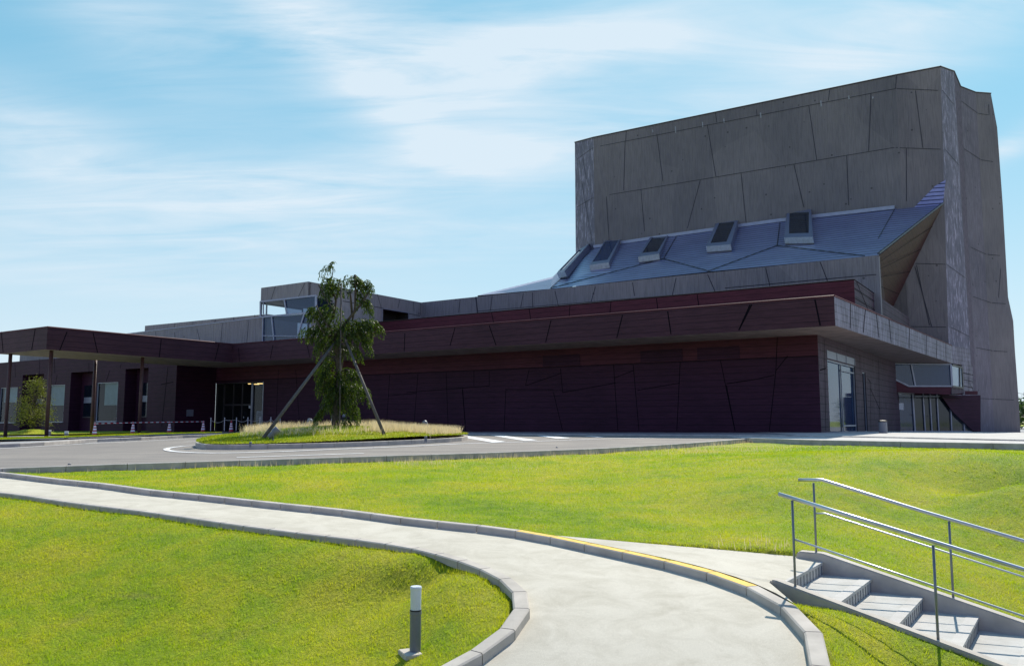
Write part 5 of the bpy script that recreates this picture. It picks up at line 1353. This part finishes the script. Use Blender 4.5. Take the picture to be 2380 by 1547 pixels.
# ------------------------------------------------------------------ small objects
def bollard_light(p, h, r, label, pad=True, group='short cylindrical garden lights'):
    root = empty('bollard_light', p, label, 'garden light', group)
    if pad: MB().box((0, 0, -.09), r * 4.6, r * 4.6, .085, 0, Vector((.9, .43, 0)), Vector((-.43, .9, 0))).build('base_pad', M['kerb'], root, at=p, bevel=.006)
    hb = h * .615
    MB().lathe([(0, -.02), (r * .94, -.02), (r * .94, hb * .90), (r, hb * .92), (r, hb), (0, hb)], 32).build('housing', M['lamp_grey'], root, at=p, smooth=False)
    MB().lathe([(r * .97, hb + .001), (r * .97, hb + .012), (0, hb + .012)], 32).build('seal', M['black'], root, at=p)
    MB().lathe([(r * .90, hb + .012), (r * .93, h * .955), (0, h * .957)], 32).build('lamp_shade', M['lamp_white'], root, at=p, smooth=False)
    MB().lathe([(0, h * .955), (r * .985, h * .955), (r * .985, h * .985), (r * .9, h), (0, h)], 32).build('cap', M['lamp_white'], root, at=p)
    return root
bl = PG(965, 1516, ZLW); sc_ = bl.y / 1911
bollard_light(bl + Vector((0, 0, .02)), 141 * sc_, 13.4 * sc_, 'grey garden light with white shade on the near lawn inside the path curve')
for (u, vt, vb, lab) in [(113.7, 999.3, 1011, 'far garden light right beside the foot of the second canopy post'), (153.8, 1002.4, 1017.3, 'far garden light standing alone on the verge grass right of the second canopy post')]:
    p = PG(u, vb + 1, ZP); sc_ = p.y / 1911; bollard_light(Vector((p.x, p.y, p.z + .02)), (vb + 1 - vt) * sc_, 4.6 * sc_, lab, False)


def marker(u, vt, vb, fn, label, r=.036):
    p = PG(u, vb, fn); h = (vb - vt) * p.y / 1911
    root = empty('marker_post', p, label, 'marker post', 'short grey marker posts in the grass')
    MB().lathe([(0, -.05), (r, -.05), (r, h * .96), (r * .8, h), (0, h)], 20).build('tube', M['lamp_grey'], root, at=p)
    MB().lathe([(r * 1.04, h * .62), (r * 1.04, h * .70), (r * .9, h * .70)], 20).build('band', M['joint'], root, at=p)
marker(160.7, 1076.7, 1093.5, ZLW, 'short grey post in the grass where path and road meet at the left')
marker(1294.5, 1038, 1048.5, ZLW, 'short grey post at the road kerb in the middle of the lawn edge')
marker(582, 1026, 1034.5, ZI, 'short grey post on the island below the left tree prop')
marker(989.5, 1013, 1023, ZI, 'short grey post near the right end of the island', .045)


def traffic_cone(p, h, label, group='red and white traffic cones'):
    root = empty('traffic_cone', p, label, 'traffic cone', group); k = h / .72
    MB().box((0, 0, 0), .40 * k, .40 * k, .035 * k, 0).build('base', M['black'], root, at=p, bevel=.01)
    prof = []; z0 = .035 * k; r0 = .135 * k; r1 = .035 * k; H = .66 * k
    def rr(f): return r0 + (r1 - r0) * f
    prev = 0; b = MB()
    for f0, f1, m in ((0, .22, 0), (.22, .36, 1), (.36, .46, 0), (.46, .60, 1), (.60, .68, 0), (.68, .80, 1), (.80, 1.0, 0)):
        e = .003 if m else 0; b.lathe([(rr(f0) + e, z0 + H * f0), (rr(f1) + e, z0 + H * f1)], 20, m)
    b.lathe([(r1, z0 + H), (r1 * 1.25, z0 + H), (r1 * 1.25, z0 + H + .03 * k), (0, z0 + H + .035 * k)], 20, 0)
    b.build('body', [M['cone_red'], M['cone_white']], root, at=p)
    return root
cones = []
for (u, vt, vb, lab) in [(219.4, 982.4, 1014.8, 'leftmost cone, at the left end of the striped barrier bar'), (308.2, 980.2, 1010.7, 'second cone of the striped bar row, just left of a canopy post'),
                         (393, 979, 1007.7, 'third cone of the striped bar row, before the corner of the wing'), (471.8, 977.8, 1005.3, 'cone at the right end of the striped bar, next to the chain posts'), (536.9, 977.5, 1004.6, 'cone standing among the chain posts at the main entrance')]:
    p = PG(u, vb, ZP); p.z += .01; h = (vb - vt) * p.y / 1911; traffic_cone(p, h, lab); cones.append(p + Vector((0, 0, h * .93)))
for i, lab in enumerate(['striped red and white bar between the two leftmost cones', 'striped red and white bar between the second and third cones', 'striped red and white bar ending at the cone by the chain posts']):
    a, b = cones[i], cones[i + 1]; mb = MB(); nseg = 13
    for k in range(nseg): mb.tube([a.lerp(b, k / nseg), a.lerp(b, (k + 1) / nseg)], .022, 8, k % 2)
    mb.lathe([(.055, -.015), (.07, -.015), (.07, .015), (.055, .015)], 12, 0, tuple(a)); mb.lathe([(.055, -.017), (.07, -.017), (.07, .013), (.055, .013)], 12, 0, tuple(b))
    o = mb.build('cone_bar', [M['cone_white'], M['cone_red']]); tag(o, lab, 'barrier bar', 'striped bars between the cones')

posts = []
where = ['leftmost chain post, beside the cone that ends the striped bar', 'second chain post, in front of the left sign stand', 'third chain post, right of the cone at the entrance', 'fourth and middle chain post, before the glass doors', 'fifth chain post, in front of the right sign stand', 'sixth chain post, just behind the sloping tree prop', 'last chain post on the right, before the plain red wall']
for i, x in enumerate((200, 460, 687, 905, 1135, 1343, 1522)):
    u, vb = zc(x, 1172 - i * 2); vt = zc(x, 908 - i * 3)[1]; p = PG(u, vb, ZP); h = (vb - vt) * p.y / 1911; p.z += .01; posts.append((p, h))
    root = empty('chain_post', p, 'white plastic ' + where[i], 'chain post', 'white chain posts at the main entrance')
    MB().lathe([(0, .05), (.10, .05), (.16, .03), (.17, 0)], 20).build('base', M['black'], root, at=p)
    prof = [(.022, .04)] + [(.032 if k % 2 else .024, .04 + (h - .12) * (k + 1) / 13) for k in range(12)] + [(.02, h - .08), (.036, h - .05), (.04, h - .025), (.03, h), (0, h + .004)]
    MB().lathe(prof, 14).build('pole', M['cone_white'], root, at=p, smooth=True)
for i in range(6):
    (a, ha), (b, hb) = posts[i], posts[i + 1]; A = a + Vector((0, 0, ha * .84)); Bv = b + Vector((0, 0, hb * .84)); sag = [.20, .05, .16, .14, .19, .2][i] * ha
    pts = [A.lerp(Bv, k / 24) - Vector((0, 0, sag * 4 * (k / 24) * (1 - k / 24))) for k in range(25)]
    mb = MB()
    for k in range(24):
        d = (pts[k + 1] - pts[k]); mb.tube([pts[k] - d * .1, pts[k + 1] + d * .1], .014 if k % 2 else .019, 6)
    tag(mb.build('chain', M['chain_white']), 'white plastic chain sagging between the ' + ['first and second', 'second and third', 'third and fourth', 'fourth and fifth', 'fifth and sixth', 'sixth and last'][i] + ' chain posts from the left', 'chain', 'white chains at the main entrance')

def sign_stand(x0, x1, ytop, ybot, yfoot, label, conv=zc, Ypush=1.0):
    (u0, v0), (u1, v1) = conv(x0, ytop), conv(x1, ybot); g = PG((u0 + u1) / 2, conv(0, yfoot)[1], ZP); Y = g.y * Ypush
    a, b = PY(u0, v1, Y), PY(u1, v0, Y); root = empty('sign_stand', (g.x, g.y, g.z), label, 'sign stand', 'sign stands at the main entrance')
    mb = MB(); mb.prism([(a.x, Y, a.z), (b.x, Y, a.z), (b.x, Y + .08, b.z), (a.x, Y + .08, b.z)], (0, .03, 0)); mb.build('board', M['paper'], root)
    f = MB()
    for x in (a.x, b.x):
        f.tube([(x, Y - .01, g.z), (x, Y + .09, b.z)], .014, 6); f.tube([(x, Y + .45, g.z), (x, Y + .1, b.z - .05)], .012, 6)
    f.tube([(a.x, Y, a.z), (b.x, Y, a.z)], .012, 6); f.build('stand', M['steel_post'], root)
    t = MB()
    for k in range(5):
        z = b.z - (b.z - a.z) * (.2 + .13 * k); w = (b.x - a.x); t.box(((a.x + b.x) / 2, Y - .006, z), w * (.7 if k % 2 else .55), .006, .03, 0)
    t.build('print', M['joint'], root)
sign_stand(378, 492, 760, 1035, 1150, 'pale sign board on a stand left of the entrance doors')
sign_stand(1062, 1188, 775, 1040, 1155, 'pale sign board on a stand at the right side of the entrance')
g = PG(*zc(948, 1150), ZP); bk = MB(); bk.lathe([(0, 0), (.15, 0), (.19, .36), (.20, .36), (.20, .40), (.17, .40), (.14, .05), (0, .05)], 20); tag(bk.build('bucket', M['blue'], None, at=g), 'small blue bucket on the ground before the entrance glass', 'bucket')

# rubbish bin by the right entrance
p = PG(2053, 1006.5, ZP); h = 30.5 * p.y / 1911; r_ = .165; rb = empty('litter_bin', p, 'cylindrical steel litter bin with black lid beside the right entrance', 'litter bin')
MB().lathe([(0, .0), (r_, 0), (r_, h * .86), (r_ * .97, h * .88)], 24).build('body', M['lamp_grey'], rb, at=p)
MB().lathe([(r_ * 1.04, h * .86), (r_ * 1.04, h * .95), (r_ * .5, h), (0, h)], 24).build('lid', M['black'], rb, at=p)


def floodlight(p, s, label, tilt=.6, ang=2.2, mat='lamp_grey'):
    root = empty('spotlight', p, label, 'spotlight', 'spotlights aimed at the tree')
    MB().tube([(0, 0, -.1), (0, 0, .12 * s)], .03 * s, 10).build('stake', M['lamp_grey'], root, at=p, smooth=True)
    d = Vector((math.cos(ang) * math.cos(tilt), math.sin(ang) * math.cos(tilt), math.sin(tilt))); c = Vector((0, 0, .2 * s))
    hd = MB(); hd.tube([c - d * .17 * s, c - d * .12 * s, c + d * .02 * s, c + d * .05 * s, c + d * .2 * s, c + d * .21 * s], [.06 * s, .085 * s, .09 * s, .12 * s, .125 * s, .115 * s], 18); hd.build('head', M[mat], root, at=p, smooth=True)
    br = MB(); sd_ = d.cross(Vector((0, 0, 1))).normalized() * .13 * s; br.tube([Vector((0, 0, .1 * s)), Vector((0, 0, .1 * s)) + sd_, c + sd_], .012 * s, 6); br.tube([Vector((0, 0, .1 * s)), Vector((0, 0, .1 * s)) - sd_, c - sd_], .012 * s, 6); br.build('bracket', M['lamp_grey'], root, at=p)
floodlight(PG(634, 1023, ZI), 1.0, 'grey spotlight tilted up in the grass beside the left tree prop', .75, .35)
fl = PY(717, 1003, 33.5); fl.z = ZI(fl.x, fl.y) + .18; floodlight(fl, .9, 'spotlight with a pale ring among dry grass left of the tree', .9, 1.2)
fl = PY(990.5, 1003, 33.5); fl.z = ZI(fl.x, fl.y) + .15; floodlight(fl, .8, 'spotlight poking out of the dry grass at the right of the island', .7, 2.4)

# parked scooter seen behind the trunk
sY = 50.0; sp0 = PY(788, 1003.5, sY); sp0.z = ZP(sp0.x, sp0.y); sx_ = E1 * -1
sc = empty('motor_scooter', sp0, 'white and dark motor scooter parked by the red wall, half hidden behind the tree trunk', 'scooter')
def sv(a, b, z): return sp0 + sx_ * a + E2 * b + Vector((0, 0, z))
for a in (-.62, .62):
    w = MB(); pts = [sv(a + math.cos(t) * .21, 0, .24 + math.sin(t) * .21) for t in [k * math.pi / 12 for k in range(25)]]; w.tube(pts, .055, 8); wo = w.build('wheel', M['black'], sc, smooth=True)
    MB().tube([sv(a, -.03, .24), sv(a, .03, .24)], .13, 14).build('rim', M['steel_post'], wo)
b_ = MB(); b_.prism([sv(-.55, -.13, 1.02), sv(-.42, -.13, 1.0), sv(-.25, -.13, .38), sv(.1, -.13, .28), sv(-.35, -.13, .26), sv(-.6, -.13, .55)], E2 * .26); b_.build('leg_shield', M['cone_white'], sc, bevel=.03)
b_ = MB(); b_.prism([sv(.1, -.15, .28), sv(.0, -.15, .55), sv(.15, -.15, .72), sv(.8, -.15, .75), sv(.9, -.15, .6), sv(.6, -.15, .35)], E2 * .3); b_.build('rear_body', M['frame_dark'], sc, bevel=.04)
b_ = MB(); b_.prism([sv(.05, -.13, .73), sv(.1, -.13, .82), sv(.78, -.13, .84), sv(.85, -.13, .76)], E2 * .26); b_.build('saddle', M['black'], sc, bevel=.03)
b_ = MB(); b_.tube([sv(-.62, 0, .24), sv(-.48, 0, 1.08)], .035, 8); b_.tube([sv(-.45, -.32, 1.1), sv(-.5, 0, 1.06), sv(-.45, .32, 1.1)], .02, 8); b_.build('fork_and_handlebar', M['black'], sc, smooth=True)
b_ = MB(); b_.lathe([(0, .16), (.08, .14), (.13, .06), (.14, -.02), (.12, -.1), (0, -.1)], 16, 0, tuple(sv(.45, 0, .95))); b_.build('helmet', M['frame'], sc, smooth=True)
b_ = MB(); b_.box(sv(.95, -.02, .5), .02, .2, .14, 0, E1, E2); b_.build('number_plate', M['paper'], sc)

# wood behind the viewer (it shows in the glazing)
nw = 15000; cxw = rng.uniform(-150, 110, 90); cyw = rng.uniform(-75, -45, 90); chw = rng.uniform(4, 13, 90); kk = rng.integers(0, 90, nw)
pc_ = np.c_[cxw[kk] + rng.normal(0, 2.6, nw), cyw[kk] + rng.normal(0, 2.6, nw), -2.5 + chw[kk] * rng.uniform(.1, 1, nw)]
d1_ = rng.normal(0, 1, (nw, 3)); d1_ /= np.linalg.norm(d1_, axis=1)[:, None]; d2_ = np.cross(d1_, rng.normal(0, 1, (nw, 3))); d2_ /= np.linalg.norm(d2_, axis=1)[:, None]
Vw = np.stack([pc_ - d1_ * .6, pc_ + d2_ * .4, pc_ + d1_ * .6, pc_ - d2_ * .4], 1).reshape(-1, 3)
tag(np_mesh('far_wood', Vw, np.arange(nw * 4).reshape(-1, 4), M['dark_leaf']), 'belt of dark green trees on the far side of the lawn', 'wood', kind='stuff')

# overhead power lines far right
pl_ = MB()
for k, (va, vb_) in enumerate([(911, 913), (921, 922), (943, 946)]):
    a, b = PY(2330, va - 6, 120), PY(2700, vb_, 110); pts = [a.lerp(b, i / 8) - Vector((0, 0, 1.2 * 4 * (i / 8) * (1 - i / 8))) for i in range(9)]; pl_.tube(pts, .03, 5)
tag(pl_.build('power_lines', M['black']), 'three thin overhead power lines in the sky right of the tower', 'power lines')
